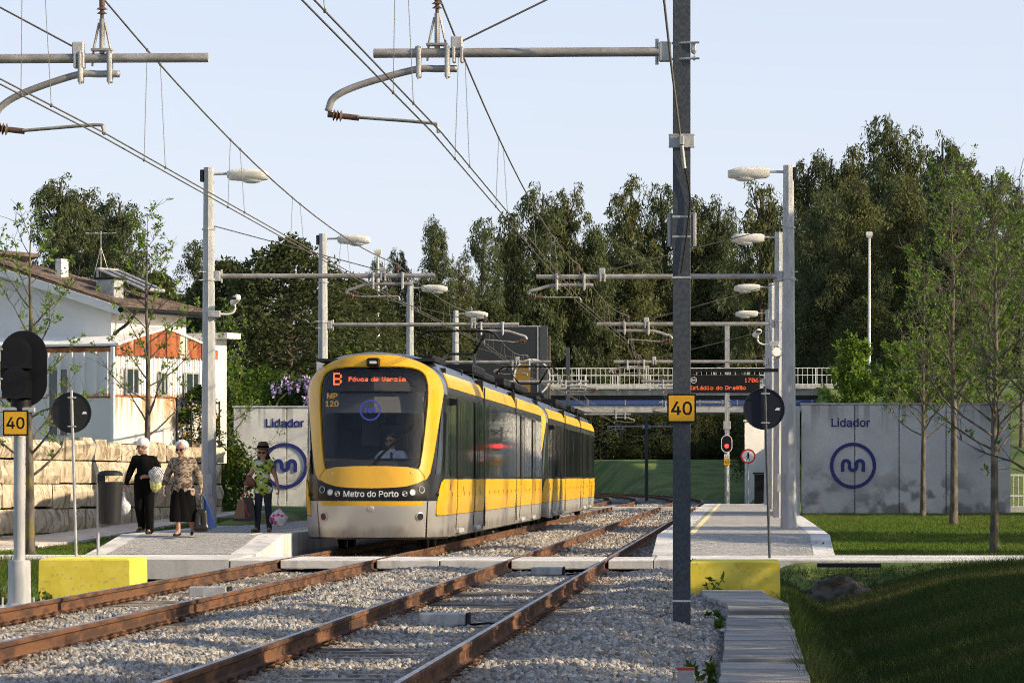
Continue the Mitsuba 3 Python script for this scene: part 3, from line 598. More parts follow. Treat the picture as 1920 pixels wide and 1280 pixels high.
name_wall(-13.86, -10.95, 115.2, .1, 3.18, -12.44, -12.44, 'sunlit station wall lettered Lidador with a blue ring, half hidden by the tram', [-12.40])
part('station_wall', 'return_wall', box((1.36, 117.2, 1.65), (.26, 4.3, 3.05), .02), 'm_concrete')

# ---------------------------------------------------------------- rough stone wall: split granite blocks in four courses
t = thing('stone_wall', 'retaining wall of big rough sunlit granite blocks below the white house', 'stone wall', None)
g = np.random.default_rng(11)
ang = math.atan2(dv[1], dv[0])
z_base = lambda s: float(np.interp(s, [-12, 0, 7.3, 23], [.10, .12, .24, .50]))
zl = [0.0, .48, .95, 1.40, 1.80]
for c in range(-1, 4):
    s = -10 - .5 * g.random()
    while s < 22.6:
        L = .5 + .7 * g.random(); e = min(s + L, 22.7)
        if e - s < .25: break
        za = (zl[c] if c >= 0 else -.45) + .24 + .012 * g.normal(); zb = zl[c + 1] + .24 - .03; 
        if c == 3: zb += .06 * g.normal() * .6
        zf = float(np.interp((s + e) / 2, [-10, 7, 23], [.05, 0, -.05])) if c >= 0 else 0
        if zb + zf > z_base((s + e) / 2) - .1:
            n = 5; dep = .34
            vx = np.array([(a * (e - s - .035 - .02 * g.random()), -b * dep, za + zf + h * (zb - za)) for b in (0, 1) for a in np.linspace(0, 1, n) for h in np.linspace(0, 1, 4)])
            idx = np.arange(n * 4).reshape(n, 4); F = []
            for i in range(n - 1):
                for j in range(3): q = [idx[i, j], idx[i + 1, j], idx[i + 1, j + 1], idx[i, j + 1]]; F += [[q[0], q[1], q[2]], [q[0], q[2], q[3]]]
            F = np.array(F); nb = n * 4
            front = vx[:nb].copy(); inner = np.ones((n, 4)); inner[[0, -1]] = 0; inner[:, [0, -1]] = 0
            front[:, 1] = .04 * inner.ravel() + .085 * inner.ravel() * g.random(nb) + .05 * (g.random() - .5)
            front[:, 0] += .02 * g.normal(size=nb) * inner.ravel(); vx[:nb] = front
            bi = np.r_[idx[:, 0], idx[-1, 1:], idx[::-1, -1][1:], idx[0, ::-1][1:]]
            S = [[bi[i], bi[i + 1] + nb, bi[i + 1]] for i in range(len(bi) - 1)] + [[bi[i], bi[i] + nb, bi[i + 1] + nb] for i in range(len(bi) - 1)]
            V = vx; P = WALL_A[None] + dv[None] * (s + V[:, :1]) + nv[None] * V[:, 1:2]
            part(t, 'block', trimesh.Trimesh(np.c_[P, V[:, 2]], np.vstack([F, S]), process=False), 'm_granite', 25)
        s = e
part(t, 'backing', trimesh.Trimesh(*(lambda P: (P, trimesh.convex.convex_hull(P).faces))(np.array([[*(WALL_A + dv * a + nv * b), z] for a in (-10, 22.6) for b in (-.12, -.4) for z in (-.3, 1.9)])), process=True).convex_hull, 'm_darkgrey')

# ---------------------------------------------------------------- white house behind the stone wall
HC = np.array([-13.58, 91.4]); HE1 = np.array([-.9199, .3926]); HE2 = np.array([.3926, .9199])     # front corner, along the front to the left, along the sunny side to the back
HR = math.atan2(-HE1[1], -HE1[0])                 # turns an x-axis along the front (left to right)
def hp(a, b, z): q = HC + HE1 * a + HE2 * b; return (q[0], q[1], z)
def hbox(a0, a1, b0, b1, z0, z1, ch=0): return hullz([(a0, b0), (a1, b0), (a1, b1), (a0, b1)], z0, z1)
def hullz(ab, z0, z1): return hull([hp(a, b, z) for a, b in ab for z in (z0, z1)])
house = thing('white_house', 'white house with a brown tiled roof above the stone wall', 'house', None)
H = lambda name, mesh, m, smooth=False: part(house, name, mesh, m, smooth)
EZ, G0 = 5.02, 1.6
ridge_a, ridge_z = 4.9, 6.35
gable = [(.62, G0), (.62, EZ), (ridge_a, ridge_z - .12), (9, EZ), (9, G0)]
def hprism(az, b0, b1): 
    poly = Polygon(az); v, f = trimesh.creation.triangulate_polygon(poly, engine='earcut'); n = len(v)
    V = [hp(a, b0, z) for a, z in v] + [hp(a, b1, z) for a, z in v]; F = [tuple(x) for x in f] + [tuple(x[::-1] + n) for x in f]
    m = trimesh.Trimesh(np.array(V), np.array(F), process=False)
    e = list(poly.exterior.coords)[:-1]; k = len(e)
    V2 = np.array([hp(a, b0, z) for a, z in e] + [hp(a, b1, z) for a, z in e]); F2 = [(i, (i + 1) % k, k + (i + 1) % k) for i in range(k)] + [(i, k + (i + 1) % k, k + i) for i in range(k)]
    return cat([m, trimesh.Trimesh(V2, np.array(F2), process=False)])
H('wall', hprism(gable, .9, 1.5), 'm_render'); H('side_wall', hbox(.62, 2.2, 1.45, 4.1, G0, EZ), 'm_render')
RA = .2; sl = (ridge_z - EZ) / (ridge_a - .62)
hip = lambda a: 4.5 - (a - RA) / (ridge_a - RA) * 3.2
roof = part(house, 'roof', hull([hp(a, b, z + dz) for a, z in ((RA, EZ - .42 * sl + .05), (ridge_a, ridge_z)) for b in (.62, hip(a)) for dz in (0, .09)]), 'm_rooftile')
part(house, 'roof', hprism([(ridge_a + .002, ridge_z), (9.4, EZ - .1), (9.4, EZ), (ridge_a + .002, ridge_z + .09)], .62, 4.7), 'm_rooftile')
# tile rows on the slope seen from the line
g = np.random.default_rng(5)
for r in range(14):
    a0 = RA + r * (ridge_a - RA - .05) / 14; zz = EZ - .42 * sl + .14 + (a0 - RA) * sl
    ts = []
    for b in np.arange(.62, hip(a0 + .3) - .2, .26):
        dz = .006 * g.random()
        ts.append(hull([hp(a0 - .02, b + .01, zz + dz), hp(a0 - .02, b + .25, zz + dz), hp(a0 - .02, b + .13, zz + .028 + dz), hp(a0 + .36, b + .02, zz + .36 * sl), hp(a0 + .36, b + .24, zz + .36 * sl), hp(a0 + .36, b + .13, zz + .36 * sl + .02)]))
    part(roof, 'tile_row', cat(ts), 'm_rooftile')
part(roof, 'verge_board', hprism([(RA - .03, EZ - .42 * sl - .10), (ridge_a, ridge_z - .16), (ridge_a, ridge_z + .02), (RA - .03, EZ - .42 * sl + .09)], .58, .615), 'm_white')
part(roof, 'gutter', tube([hp(RA - .06, .5, EZ - .10), hp(RA - .06, 4.7, EZ - .10)], .065, 8), 'm_black', True)
part(roof, 'downpipe', tube(bend([hp(RA - .05, 1.15, EZ - .15), hp(.35, 1.1, EZ - .40), hp(.57, 1.0, EZ - .6), hp(.58, .95, EZ - .9), hp(.58, .95, 3.9)]), .035, 8), 'm_black', True)
c = part(roof, 'chimney', hbox(.80, 1.22, 1.3, 1.7, 4.9, 5.62), 'm_galv'); part(c, 'cap', hbox(.76, 1.27, 1.25, 1.75, 5.62, 5.67), 'm_darkgrey')
part(roof, 'chimney', hbox(2.35, 2.5, 1.6, 1.9, 5.4, 6.12), 'm_white')
# annex of painted sheet in front
A1, B1, ZA = 6.2, 4.35, 4.06
an = part(house, 'annex', hprism([(.04, G0), (.04, ZA), (A1, ZA), (A1, G0)], .04, B1 - .04), 'm_sheet')
part(an, 'front_base', hbox(.0, A1, -.01, .03, G0, 3.0), 'm_render')
for a in np.arange(.10, A1, .30): part(an, 'front_rib', hbox(a, a + .06, -.10, .037, 3.03, 3.99), 'm_sheet')
part(an, 'front_sheet', hbox(.0, A1, -.004, .034, 3.012, 4.0), 'm_sheet')
part(an, 'rust_strip', cat([hbox(-.02, A1, -.03, .02, 3.0, 3.025), hbox(-.02, A1, -.03, .02, 3.99, 4.08)]), 'm_rustsheet')
for a0, a1 in ((1.12, 1.34), (1.37, 1.62)):
    w_ = part(an, 'front_opening', hbox(a0, a1, -.06, -.035, G0 + .6, 3.62), 'm_windowglass'); part(w_, 'frame', cat([hbox(a0 - .02, a0 + .02, -.075, -.03, G0 + .6, 3.64), hbox(a1 - .02, a1 + .02, -.075, -.03, G0 + .6, 3.64)]), 'm_white')
# sunny side: panels, ribs, windows, rusty gable band
part(an, 'side_base', hullz([(-.012, .0), (.03, .0), (.03, B1), (-.012, B1)], G0, 3.03), 'm_sheet', False)
part(an, 'side_ledge', hullz([(-.05, .0), (.02, .0), (.02, B1), (-.05, B1)], 3.03, 3.055), 'm_rustsheet')
for b in np.arange(.1, B1, .22): part(an, 'side_rib', hullz([(-.022, b), (.0, b), (.0, b + .03), (-.022, b + .03)], 3.06, 4.0), 'm_sheet')
for b0, b1, z0_, z1_ in ((.42, .98, 3.07, 3.66), (1.85, 2.2, 3.07, 3.60), (2.95, 3.55, 3.07, 3.62)):
    w_ = part(an, 'window', hullz([(-.03, b0), (-.026, b0), (-.026, b1), (-.03, b1)], z0_, z1_), 'm_windowglass')
    fr = [hullz([(-.055, b), (-.02, b), (-.02, b + .05), (-.055, b + .05)], z0_, z1_) for b in (b0, (b0 + b1) / 2, b1 - .05)] + [hullz([(-.055, b0), (-.02, b0), (-.02, b1), (-.055, b1)], z, z + .04) for z in (z0_, z1_ - .04)]
    part(w_, 'frame', cat(fr), 'm_galv')
def band(b0, b1, z0a, z0b, z1a, z1b): return hull([hp(a, b, z) for a in (-.06, -.024) for b, z in ((b0, z0a), (b0, z1a), (b1, z0b), (b1, z1b))])
pk = 2.1
for b0, b1 in ((.0, .72), (.76, 1.42), (1.46, 2.08), (2.12, 2.9), (2.94, 3.6), (3.64, B1)):
    top = lambda b: 4.12 + .42 * (1 - abs(b - pk) / pk) ** .9 if abs(b - pk) < pk else 4.12
    part(an, 'rusty_panel', band(b0, b1, 3.93, 3.93, top(b0), top(b1)), 'm_rustsheet')
ar = [(0, 4.12)] + [(b, 4.12 + .42 * max(0, 1 - abs(b - pk) / pk) ** .9) for b in np.linspace(.3, 4.2, 12)] + [(B1, 4.13)]
part(an, 'annex_roof', cat([hull([hp(a, b, z + dz) for a in (-.10, A1) for b, z in (p, q) for dz in (0, .05)]) for p, q in zip(ar, ar[1:])]), 'm_white')
part(an, 'corner_post', hullz([(-.03, -.06), (.05, -.06), (.05, .0), (-.03, .0)], G0, 4.1), 'm_white')
part(an, 'rear_eave', hbox(-.28, 1.2, 4.38, 5.0, 4.40, 4.53), 'm_white'); part(an, 'rear_wall', hbox(.06, 1.1, 4.45, 4.95, G0, 4.40), 'm_render')
# solar panel and aerial stand on the roof
t = thing('solar_panel', 'tilted solar water panel standing on the brown roof of the house', 'solar panel', None)
p0, p1, p2, p3 = hp(1.65, 2.0, 5.90), hp(1.62, 2.8, 5.90), hp(.42, 2.8, 5.42), hp(.45, 2.0, 5.42)
for i, (q0, q1) in enumerate(((0, .495), (.505, 1))):
    L = lambda u, v: np.array(p0) * (1 - u) * (1 - v) + np.array(p1) * u * (1 - v) + np.array(p2) * u * v + np.array(p3) * (1 - u) * v
    c4 = [L(q0, 0), L(q1, 0), L(q1, 1), L(q0, 1)]
    part(t, 'collector', hull(c4 + [x - [0, 0, .06] for x in c4]), 'm_darkgrey'); part(t, 'rim', cat([tube([c4[j], c4[(j + 1) % 4]], .035, 6) for j in range(4)]), 'm_galv')
part(t, 'support', cat([tube([p0, hp(1.65, 2.0, 5.3)], .03, 6), tube([p1, hp(1.62, 2.8, 5.3)], .03, 6)]), 'm_galv')
t = thing('tv_aerial', 'thin television aerial on a pole rising from the roof of the house', 'aerial', None)
q = hp(1.75, 2.3, 5.3)
part(t, 'pole', tube([q, (q[0], q[1], 6.75)], .011, 6), 'm_galv'); part(t, 'rod', cat([tube([(q[0] - .35, q[1], 6.7), (q[0] + .35, q[1], 6.7)], .007, 5)] + [tube([(q[0] + d, q[1] - .25, 6.7), (q[0] + d, q[1] + .25, 6.72)], .005, 4) for d in (-.3, -.1, .1, .3)]), 'm_galv')
part(t, 'guy', cat([tube([(q[0] + d, q[1], 5.6), (q[0], q[1], 6.4)], .006, 4) for d in (-.2, .25)]), 'm_galv')
# garden railing at the end of the wall
t = thing('garden_railing', 'dark iron railing on top of the stone wall beside the orange tree', 'railing', None)
ra, rb = WALL_A + dv * 19.3 - nv * .1, WALL_A + dv * 22.7 - nv * .1
for s in (0, .33, .66, 1): q = ra + (rb - ra) * s; part(t, 'post', tube([(*q, 1.7), (*q, 2.95)], .022, 6), 'm_black')
for z in (2.06, 2.9): part(t, 'rail', tube([(*ra, z), (*rb, z)], .018, 6), 'm_black')

# ---------------------------------------------------------------- overbridge, billboard, far lamps, signal at the platform end
t = thing('overbridge', 'road overbridge crossing the line with a white railing and a blue band', 'bridge', None)
bx0, bx1, by = -11.2, 5.3, 240.0
part(t, 'parapet_beam', box(((bx0 + bx1) / 2, by, 6.34), (bx1 - bx0, .5, .22), .03), 'm_concrete')
part(t, 'deck', box(((bx0 + bx1) / 2, by + 5.2, 6.05), (bx1 - bx0, 9.6, .3)), 'm_concrete')
part(t, 'recess_beam', box(((bx0 + bx1) / 2, by + .7, 5.92), (bx1 - bx0, .5, .48)), 'm_darkgrey')
part(t, 'blue_girder', box(((bx0 + bx1) / 2, by + .35, 5.5), (bx1 - bx0, .3, .30), .01), 'm_steelblue')
arc = [(x, 5.33 - (.62 - .42 * math.cos(math.pi * (x - bx0) / (bx1 - bx0) * 2) * 1)) for x in np.linspace(bx0, bx1, 24)]
part(t, 'lower_beam', extr(Polygon([(bx0, 5.33), (bx1, 5.33)] + [(x, max(4.95, z)) for x, z in arc[::-1]]), 8.5, np.array([[1, 0, 0, 0], [0, 0, 1, by + .3], [0, 1, 0, 0], [0, 0, 0, 1.0]])), 'm_concrete')
for x in np.arange(bx0 + .3, bx1, 2.1): part(t, 'rib', box((x, by - .002 + .19, 5.5), (.05, .05, .30)), 'm_galv')
rl = part(t, 'railing', cat([box(((bx0 + bx1) / 2, by - .1, z), (bx1 - bx0, .06, .05)) for z in (7.42, 7.02, 6.5)]), 'm_white')
for x in np.arange(bx0, bx1, 1.9): part(rl, 'post', box((x, by - .1, 6.96), (.07, .06, .96)), 'm_white')
part(rl, 'baluster', cat([box((x, by - .1, 6.96), (.028, .028, .92)) for x in np.arange(bx0 + .16, bx1, .27)]), 'm_white'); labels[rl + '__baluster'] = {'kind': 'stuff'}
for x in np.arange(bx0, bx1, 1.9): part(rl, 'far_post', box((x, by + 9.9, 6.7), (.07, .06, 1.2)), 'm_white')
part(t, 'abutment', box((2.2, by + 1.5, 2.4), (1.6, 12, 5.0), .05), 'm_concrete'); part(t, 'abutment', box((-12.9, by + 4, 3.0), (3.2, 10, 6.2), .05), 'm_concrete')
t = thing('retaining_wall', 'white rust streaked concrete retaining wall below the right end of the overbridge', 'wall', None)
part(t, 'wall', hull([(x, y, z) for x, y, h in ((.02, 225.2, 4.2), (2.1, 226, 4.6), (2.1, 238.0, 4.9), (1.6, 238, 4.9)) for z in (-.4, h)]), 'm_render')
part(t, 'cap', hull([(x, y, z) for x, y, h in ((-.05, 225.0, 4.2), (2.1, 225.8, 4.6), (2.1, 226.4, 4.6), (-.05, 225.5, 4.2)) for z in (h, h + .12)]), 'm_concrete')
t = thing('billboard', 'dark rear of a tall billboard at the left end of the overbridge', 'billboard', None)
part(t, 'board', box((-13.0, 235.6, 7.0), (3.5, .3, 5.2), .02), 'm_cladding')
part(t, 'frame', cat([box((-13.0, 235.42, 9.63), (3.5, .06, .06)), box((-11.4, 235.42, 7.0), (.06, .06, 5.2))]), 'm_galv')
part(t, 'post', box((-11.06, 235.7, 6.3), (.40, .5, 6.7), .02), 'm_galv_dark'); part(t, 'post_plate', box((-10.78, 235.8, 6.0), (.12, .5, 6.2), .02), 'm_eucbark')
t = thing('ring_sign', 'round hoop emblem with a yellow half, seen in front of the billboard above the tram', 'emblem', None)
part(t, 'hoop', upright(Point(0, 0).buffer(.83).difference(Point(0, 0).buffer(.76)), -9.45, 190, 5.75, .08), 'm_white')
hm = Point(0, 0).buffer(.755).intersection(sbox(-.8, -.8, -.08, .8)); part(t, 'yellow_half', upright(hm, -9.45, 189.98, 5.75, .03), 'm_ochre')
part(t, 'post', tube([(-9.45, 190.1, -.2), (-9.45, 190.1, 5.0)], .07, 8), 'm_galv')
def yard_lamp(x, y, z0, z1, label):
    t = thing('yard_lamp', label, 'lamp post', None)
    part(t, 'pole', tube([(x, y, z0), (x, y, z1 - .2)], [.09, .06], 10), 'm_white', 40); part(t, 'lamp', hull([(x + w * a, y + w * b, z) for w, z in ((.12, z1 - .28), (.16, z1 - .18), (.17, z1 - .05), (.13, z1)) for a in (-1, 1) for b in (-1, 1)]), 'm_lampshell')
yard_lamp(6.14, 210.6, 4.5, 13.35, 'slim white lamp post in front of the tall trees on the right')
yard_lamp(-16.3, 189.4, 3.0, 11.45, 'slim lamp post rising behind the hedge left of the tram')
# signal with a red light at the end of the right platform
qx, qy = -.70, 170.0
t = thing('railway_signal', 'small signal showing red on a pale post beyond the end of the right platform', 'railway signal', None)
part(t, 'post', tube([(qx, qy, -.3), (qx, qy, 2.9)], .085, 10), 'm_galv', 40)
part(t, 'arm', tube([(qx, qy, 2.6), (qx, qy, 4.0), (qx + .15, qy, 4.15)], .02, 6), 'm_galv', True)
part(t, 'box', box((qx, qy - .1, 3.35), (.30, .1, .33), .02), 'm_galv')
hp_ = LineString([(0, -.13), (0, .13)]).buffer(.22, quad_segs=10)
part(t, 'head_rim', upright(Polygon(hp_.exterior, [hp_.buffer(-.028).exterior.coords]), qx, qy - .1, 2.62, .06), 'm_white')
part(t, 'head', upright(hp_.buffer(-.028), qx, qy - .1, 2.62, .045), 'm_black')
put(nk(t + '__red_lamp'), lathe([(0, 0), (.085, 0), (.07, .03), (0, .045)], 16, (0, -1, 0), (qx, qy - .15, 2.53)), 'm_redlamp', emitter={'type': 'area', 'radiance': col((1.5, .03, .022))})
part(t, 'plate', box((qx, qy - .1, 2.12), (.22, .02, .16), .004), 'm_signwhite'); part(t, 'plate_text', words('L3', .09, qx, qy - .112, 2.12, .003), 'm_black')
number_sign(qx + .01, qy - .1, 1.90, .27, '65', 'small yellow 65 plate on the red signal at the end of the platform', edge=.012)
t = thing('pedestrian_sign', 'round white sign with a red rim and a walking figure beyond the right platform', 'traffic sign', None)
ux, uy, uz = .15, 170.6, 2.13
part(t, 'post', tube([(ux, uy, 0), (ux, uy, uz)], .03, 8), 'm_galv', 40)
part(t, 'disc', upright(Point(0, 0).buffer(.235), ux, uy - .03, uz, .015), 'm_signwhite'); part(t, 'rim', upright(Point(0, 0).buffer(.295).difference(Point(0, 0).buffer(.23)), ux, uy - .028, uz, .02), 'm_signred')
man = Point(0, .135).buffer(.03).union(LineString([(0, .10), (.0, -.02)]).buffer(.035)).union(LineString([(0, -.02), (-.06, -.16)]).buffer(.018)).union(LineString([(0, -.02), (.055, -.16)]).buffer(.018)).union(LineString([(0, .08), (-.07, .0)]).buffer(.014)).union(LineString([(0, .08), (.07, .01)]).buffer(.014))
part(t, 'walking_figure', upright(man, ux, uy - .046, uz, .004), 'm_black')
# a dark box and low cabinet by the retaining wall
t = thing('equipment_cabinet', 'dark equipment cabinet at the foot of the white retaining wall', 'cabinet', None)
part(t, 'body', box((.62, 176, .75), (.42, .4, 1.3), .02), 'm_black'); part(t, 'lid', box((.6, 176, 1.45), (.5, .46, .08), .02), 'm_blacksatin')

# passenger display hanging over the right platform
FONT = {'P': '11110 10001 10001 11110 10000 10000 10000', 'o': '00000 00000 01110 10001 10001 10001 01110', 'ó': '00010 00100 01110 10001 10001 10001 01110', 'v': '00000 00000 10001 10001 10001 01010 00100', 'a': '00000 00000 01110 00001 01111 10001 01111',
        'd': '00001 00001 01101 10011 10001 10011 01101', 'e': '00000 00000 01110 10001 11111 10000 01110', 'V': '10001 10001 10001 10001 10001 01010 00100', 'r': '00000 00000 10110 11001 10000 10000 10000', 'z': '00000 00000 11111 00010 00100 01000 11111',
        'i': '00100 00000 01100 00100 00100 00100 01110', 'm': '00000 00000 11010 10101 10101 10101 10101', 'B': '11110 10001 10001 11110 10001 10001 11110', 'E': '11111 10000 10000 11110 10000 10000 11111', 's': '00000 00000 01111 10000 01110 00001 11110',
        't': '01000 01000 11100 01000 01000 01001 00110', 'á': '00010 00100 01110 00001 01111 10001 01111', 'D': '11110 10001 10001 10001 10001 10001 11110', 'g': '00000 01111 10001 10001 01111 00001 01110', 'ã': '01101 10010 01110 00001 01111 10001 01111',
        '1': '00100 01100 00100 00100 00100 00100 01110', '7': '11111 00001 00010 00100 01000 01000 01000', '0': '01110 10001 10011 10101 11001 10001 01110', '6': '00110 01000 10000 11110 10001 10001 01110', ' ': '00000 ' * 7}
def dots(text, cell, x, y, z, fat=.92, depth=.004):
    "dot-matrix lettering, lower left corner at (x, z), facing -y"
    bs, cx_ = [], 0
    for ch in text:
        rows = FONT[ch].split()
        for r, row in enumerate(rows):
            for c, v in enumerate(row):
                if v == '1': bs.append(box((x + (cx_ + c + .5) * cell, y, z + (6.5 - r) * cell), (cell * fat, depth, cell * fat)))
        cx_ += 6 if ch != ' ' else 4
    return cat(bs), cx_ * cell
LED = {'type': 'area', 'radiance': col((.26, .035, .009))}
t = thing('display_board', 'dark passenger display with orange lettering hanging over the right platform', 'display board', None)
dy = 104.6
part(t, 'carrier_beam', box((-.42, dy, 3.90), (2.5, .12, .085), .01), 'm_blacksatin')
part(t, 'hanger', cat([box((x, dy, 3.83), (.05, .08, .08)) for x in (-1.3, -.1)]), 'm_blacksatin')
part(t, 'case', box((-.62, dy, 3.57), (2.0, .24, .44), .012), 'm_black')
m, w_ = dots('Estádio do Dragão', .0142, 0, 0, 0, 1.0); m.apply_translation((-1.345, dy - .124, 3.425)); put(t + '__destination', m, 'm_black', emitter=LED)
m, w_ = dots('1706', .0150, 0, 0, 0); m.apply_translation((.36 - w_, dy - .124, 3.60)); put(t + '__time', m, 'm_black', emitter=LED)
ring, mm = logo_poly(.075); part(t, 'emblem', upright(ring.union(mm), -1.235, dy - .121, 3.66, .004), 'm_signwhite')
# cameras and loudspeakers on the poles
def camera(x, y, z, sgn, label):
    t = thing('surveillance_camera', label, 'camera', None)
    part(t, 'bracket', box((x + sgn * .12, y - .10, z), (.24, .16, .13), .01), 'm_galv'); part(t, 'arm', tube(bend([(x + sgn * .2, y - .1, z), (x + sgn * .42, y - .1, z), (x + sgn * .52, y - .1, z + .08), (x + sgn * .52, y - .1, z + .2)]), .022, 8), 'm_white', True)
    h = box((0, 0, 0), (.12, .30, .12), .03); h.apply_transform(trimesh.transformations.rotation_matrix(-.5, [1, 0, 0]) @ trimesh.transformations.rotation_matrix(.5, [0, 0, 1])); h.apply_translation((x + sgn * .54, y - .14, z + .27)); part(t, 'housing', h, 'm_white', 30)
    part(t, 'visor', box((x + sgn * .50, y - .26, z + .30), (.13, .08, .05), .01), 'm_darkgrey')
camera(-10.4, 82.5, 4.45, 1, 'white camera on a curved arm on the nearest left lamp pole'); camera(.85, 105, 4.55, -1, 'white camera high on the second lamp pole of the right platform')
t = thing('loudspeaker', 'small white loudspeaker on the second left lamp pole above the tram roof', 'loudspeaker', None)
part(t, 'horn', lathe([(0, 0), (.10, 0), (.12, .05), (.06, .16), (0, .18)], 14, (.2, 1, 0), (-10.2, 104.75, 3.98)), 'm_white', 40); part(t, 'bracket', box((-10.36, 104.8, 4.02), (.36, .06, .3), .01), 'm_galv')
t = thing('loudspeaker', 'small white loudspeaker on the second right lamp pole', 'loudspeaker', None)
part(t, 'horn', lathe([(0, 0), (.10, 0), (.12, .05), (.06, .16), (0, .18)], 14, (-.2, 1, 0), (.78, 104.7, 4.35)), 'm_white', 40); part(t, 'bracket', box((.82, 104.82, 4.35), (.3, .06, .2), .01), 'm_galv')
# white railing behind the right hand wall
t = thing('handrail', 'short white railing behind the right end of the shaded station wall', 'railing', None)
part(t, 'rail', cat([box((8.6, 124, z), (2.4, .05, .05)) for z in (1.35, .75)]), 'm_white')
for x in np.arange(7.5, 9.9, .14): part(t, 'bar', box((x, 124, .9), (.02, .02, .95)), 'm_white')
t = thing('low_wall', 'low concrete wall under the short white railing at the right edge', 'wall', None); part(t, 'wall', box((8.7, 124.1, .15), (2.8, .3, .6), .02), 'm_concrete')
# ---------------------------------------------------------------- tram: one shell surface M(q, v); panels are patches of it, each with its own thickness
HW, NOSE_L, N_SUP, ZK, ARC, RISE = 1.25, 1.45, 2.7, 2.75, 1.75, .74
_th = np.linspace(0, math.pi / 2, 600)
_px = HW * np.sin(_th) ** (2 / N_SUP); _py = NOSE_L * (1 - np.cos(_th) ** (2 / N_SUP))
_s = np.r_[0, np.cumsum(np.hypot(np.diff(_px), np.diff(_py)))]; Q0 = float(_s[-1])
def rake(z): return .10 * np.clip((.9 - z) / .7, 0, 1) ** 1.5 + .52 * np.clip((z - .95) / 2.3, 0, 1) ** 1.25
def shell(q, v, off=0.0):
    "q: metres along the wall from the nose centre (right side positive); v: height, going on over the roof arch above ZK"
    q, v = np.asarray(q, float), np.asarray(v, float); s = np.sign(q); a = np.abs(q)
    ph = np.clip((v - ZK) / ARC, 0, 1) * (math.pi / 2)
    z = np.where(v < ZK, v, ZK + RISE * np.sin(ph)); w = np.where(v < ZK, 1.0, np.cos(ph) ** .62)
    w = w * (1 - .035 * np.clip((.9 - z) / .7, 0, 1))
    x = np.interp(a, _s, _px); y = np.where(a < Q0, np.interp(a, _s, _py), NOSE_L + a - Q0)
    r = rake(z) + .55 * (1 - np.clip(w, 0, 1)) ** 1.5
    y = y + r * np.clip(1 - (a - Q0 * .55) / 2.6, 0, 1)
    return np.stack([s * x * w, y, z], -1)
def shell_n(q, v):
    e = 1e-3; a = shell(q + e, v) - shell(q - e, v); b = shell(q, v + e) - shell(q, v - e)
    n = np.cross(a, b); return n / (np.linalg.norm(n, axis=-1, keepdims=True) + 1e-12)
def qx(x): return float(np.interp(abs(x), _px, _s)) * (1 if x >= 0 else -1)      # wall distance of a front-view x
def vz(z): return z if z < ZK else ZK + ARC * math.asin(min(1, (z - ZK) / RISE)) / (math.pi / 2)
def patch(poly, off, cell=.09, thick=.02):
    "the part of the shell inside poly (in q, v), off metres proud of it, with its rim turned in"
    out = []
    for g in getattr(poly, 'geoms', [poly]):
        q0, v0, q1, v1 = g.bounds; qs = np.arange(q0, q1 + cell, cell * (1 if q1 - q0 < 4 else 3)); qs[-1] = q1 + 1e-6; vs = np.linspace(v0, v1 + 1e-6, max(2, int((v1 - v0) / cell) + 2))
        for qa, qb in zip(qs, qs[1:]):
            col_ = g.intersection(sbox(qa, v0 - 1, qb, v1 + 1))
            if col_.is_empty: continue
            for va, vb in zip(vs, vs[1:]):
                c = col_.intersection(sbox(qa - 1, va, qb + 1, vb))
                for p in getattr(c, 'geoms', [c]):
                    if p.geom_type != 'Polygon' or p.area < 1e-7: continue
                    P, F = trimesh.creation.triangulate_polygon(p, engine='earcut'); out.append((P, F))
        R = []
        for ring in [g.exterior, *g.interiors]:
            e = np.array(LineString(ring.coords).segmentize(.08).coords); k = len(e)
            R.append((e, k))
        rims = R if not out else R
        for e, k in rims: out.append((e, None))
    V, F, N, o = [], [], [], 0
    for P, f in out:
        n = shell_n(P[:, 0], P[:, 1]); S = shell(P[:, 0], P[:, 1])
        if f is not None:
            V.append(S + n * off); N.append(n); F.append(f + o); o += len(P)
        else:
            k = len(P); V += [S + n * off, S + n * (off - thick)]; N += [n, n]; i = np.arange(k - 1)
            F.append(np.vstack([np.stack([i, i + 1, i + 1 + k], 1), np.stack([i, i + 1 + k, i + k], 1)]) + o); o += 2 * k
    V, F, N = np.vstack(V), np.vstack(F), np.vstack(N)
    fn = np.cross(V[F[:, 1]] - V[F[:, 0]], V[F[:, 2]] - V[F[:, 0]]); flip = (fn * N[F[:, 0]]).sum(1) < 0
    F[flip] = F[flip][:, ::-1]
    return V, F, N
def shell_ply(key, poly, off, m, M, cell=.09, thick=.02, **kw):
    V, F, N = patch(poly, off, cell, thick)
    path = meshkit.write_ply(trimesh.Trimesh(V, F, process=False), True, normals=N)
    scene[key] = {'type': 'ply', 'filename': path, 'face_normals': False, 'bsdf': {'type': 'ref', 'id': m}, 'to_world': M, **kw}
    return key
def fq(pts): return Polygon([(qx(x), vz(z)) for x, z in pts])        # polygon drawn in the front view (x, z)
def mirror(half):   # right half, from top centre down to bottom centre
    return half + [(-x, z) for x, z in half[::-1]]
def arch(xr, zt, zc, p=2.3, n=12):     # from the top centre to the right shoulder
    return [(xr * math.sin(a) ** (2 / p) if a > 0 else 0, zc + (zt - zc) * math.cos(a) ** (2 / p)) for a in np.linspace(0, math.pi / 2, n)]
WIND = mirror(arch(.935, 3.215, 2.95, 4.6) + [(.93, 2.6), (.90, 2.2), (.865, 1.8), (.825, 1.50), (.80, 1.435), (.62, 1.475), (.3, 1.49), (0, 1.495)])
OUTER = mirror(arch(1.17, 3.415, 2.75, 3.5) + [(1.13, 2.4), (1.08, 2.0), (1.03, 1.6), (.985, 1.35), (.93, 1.245), (.9, 1.22)])
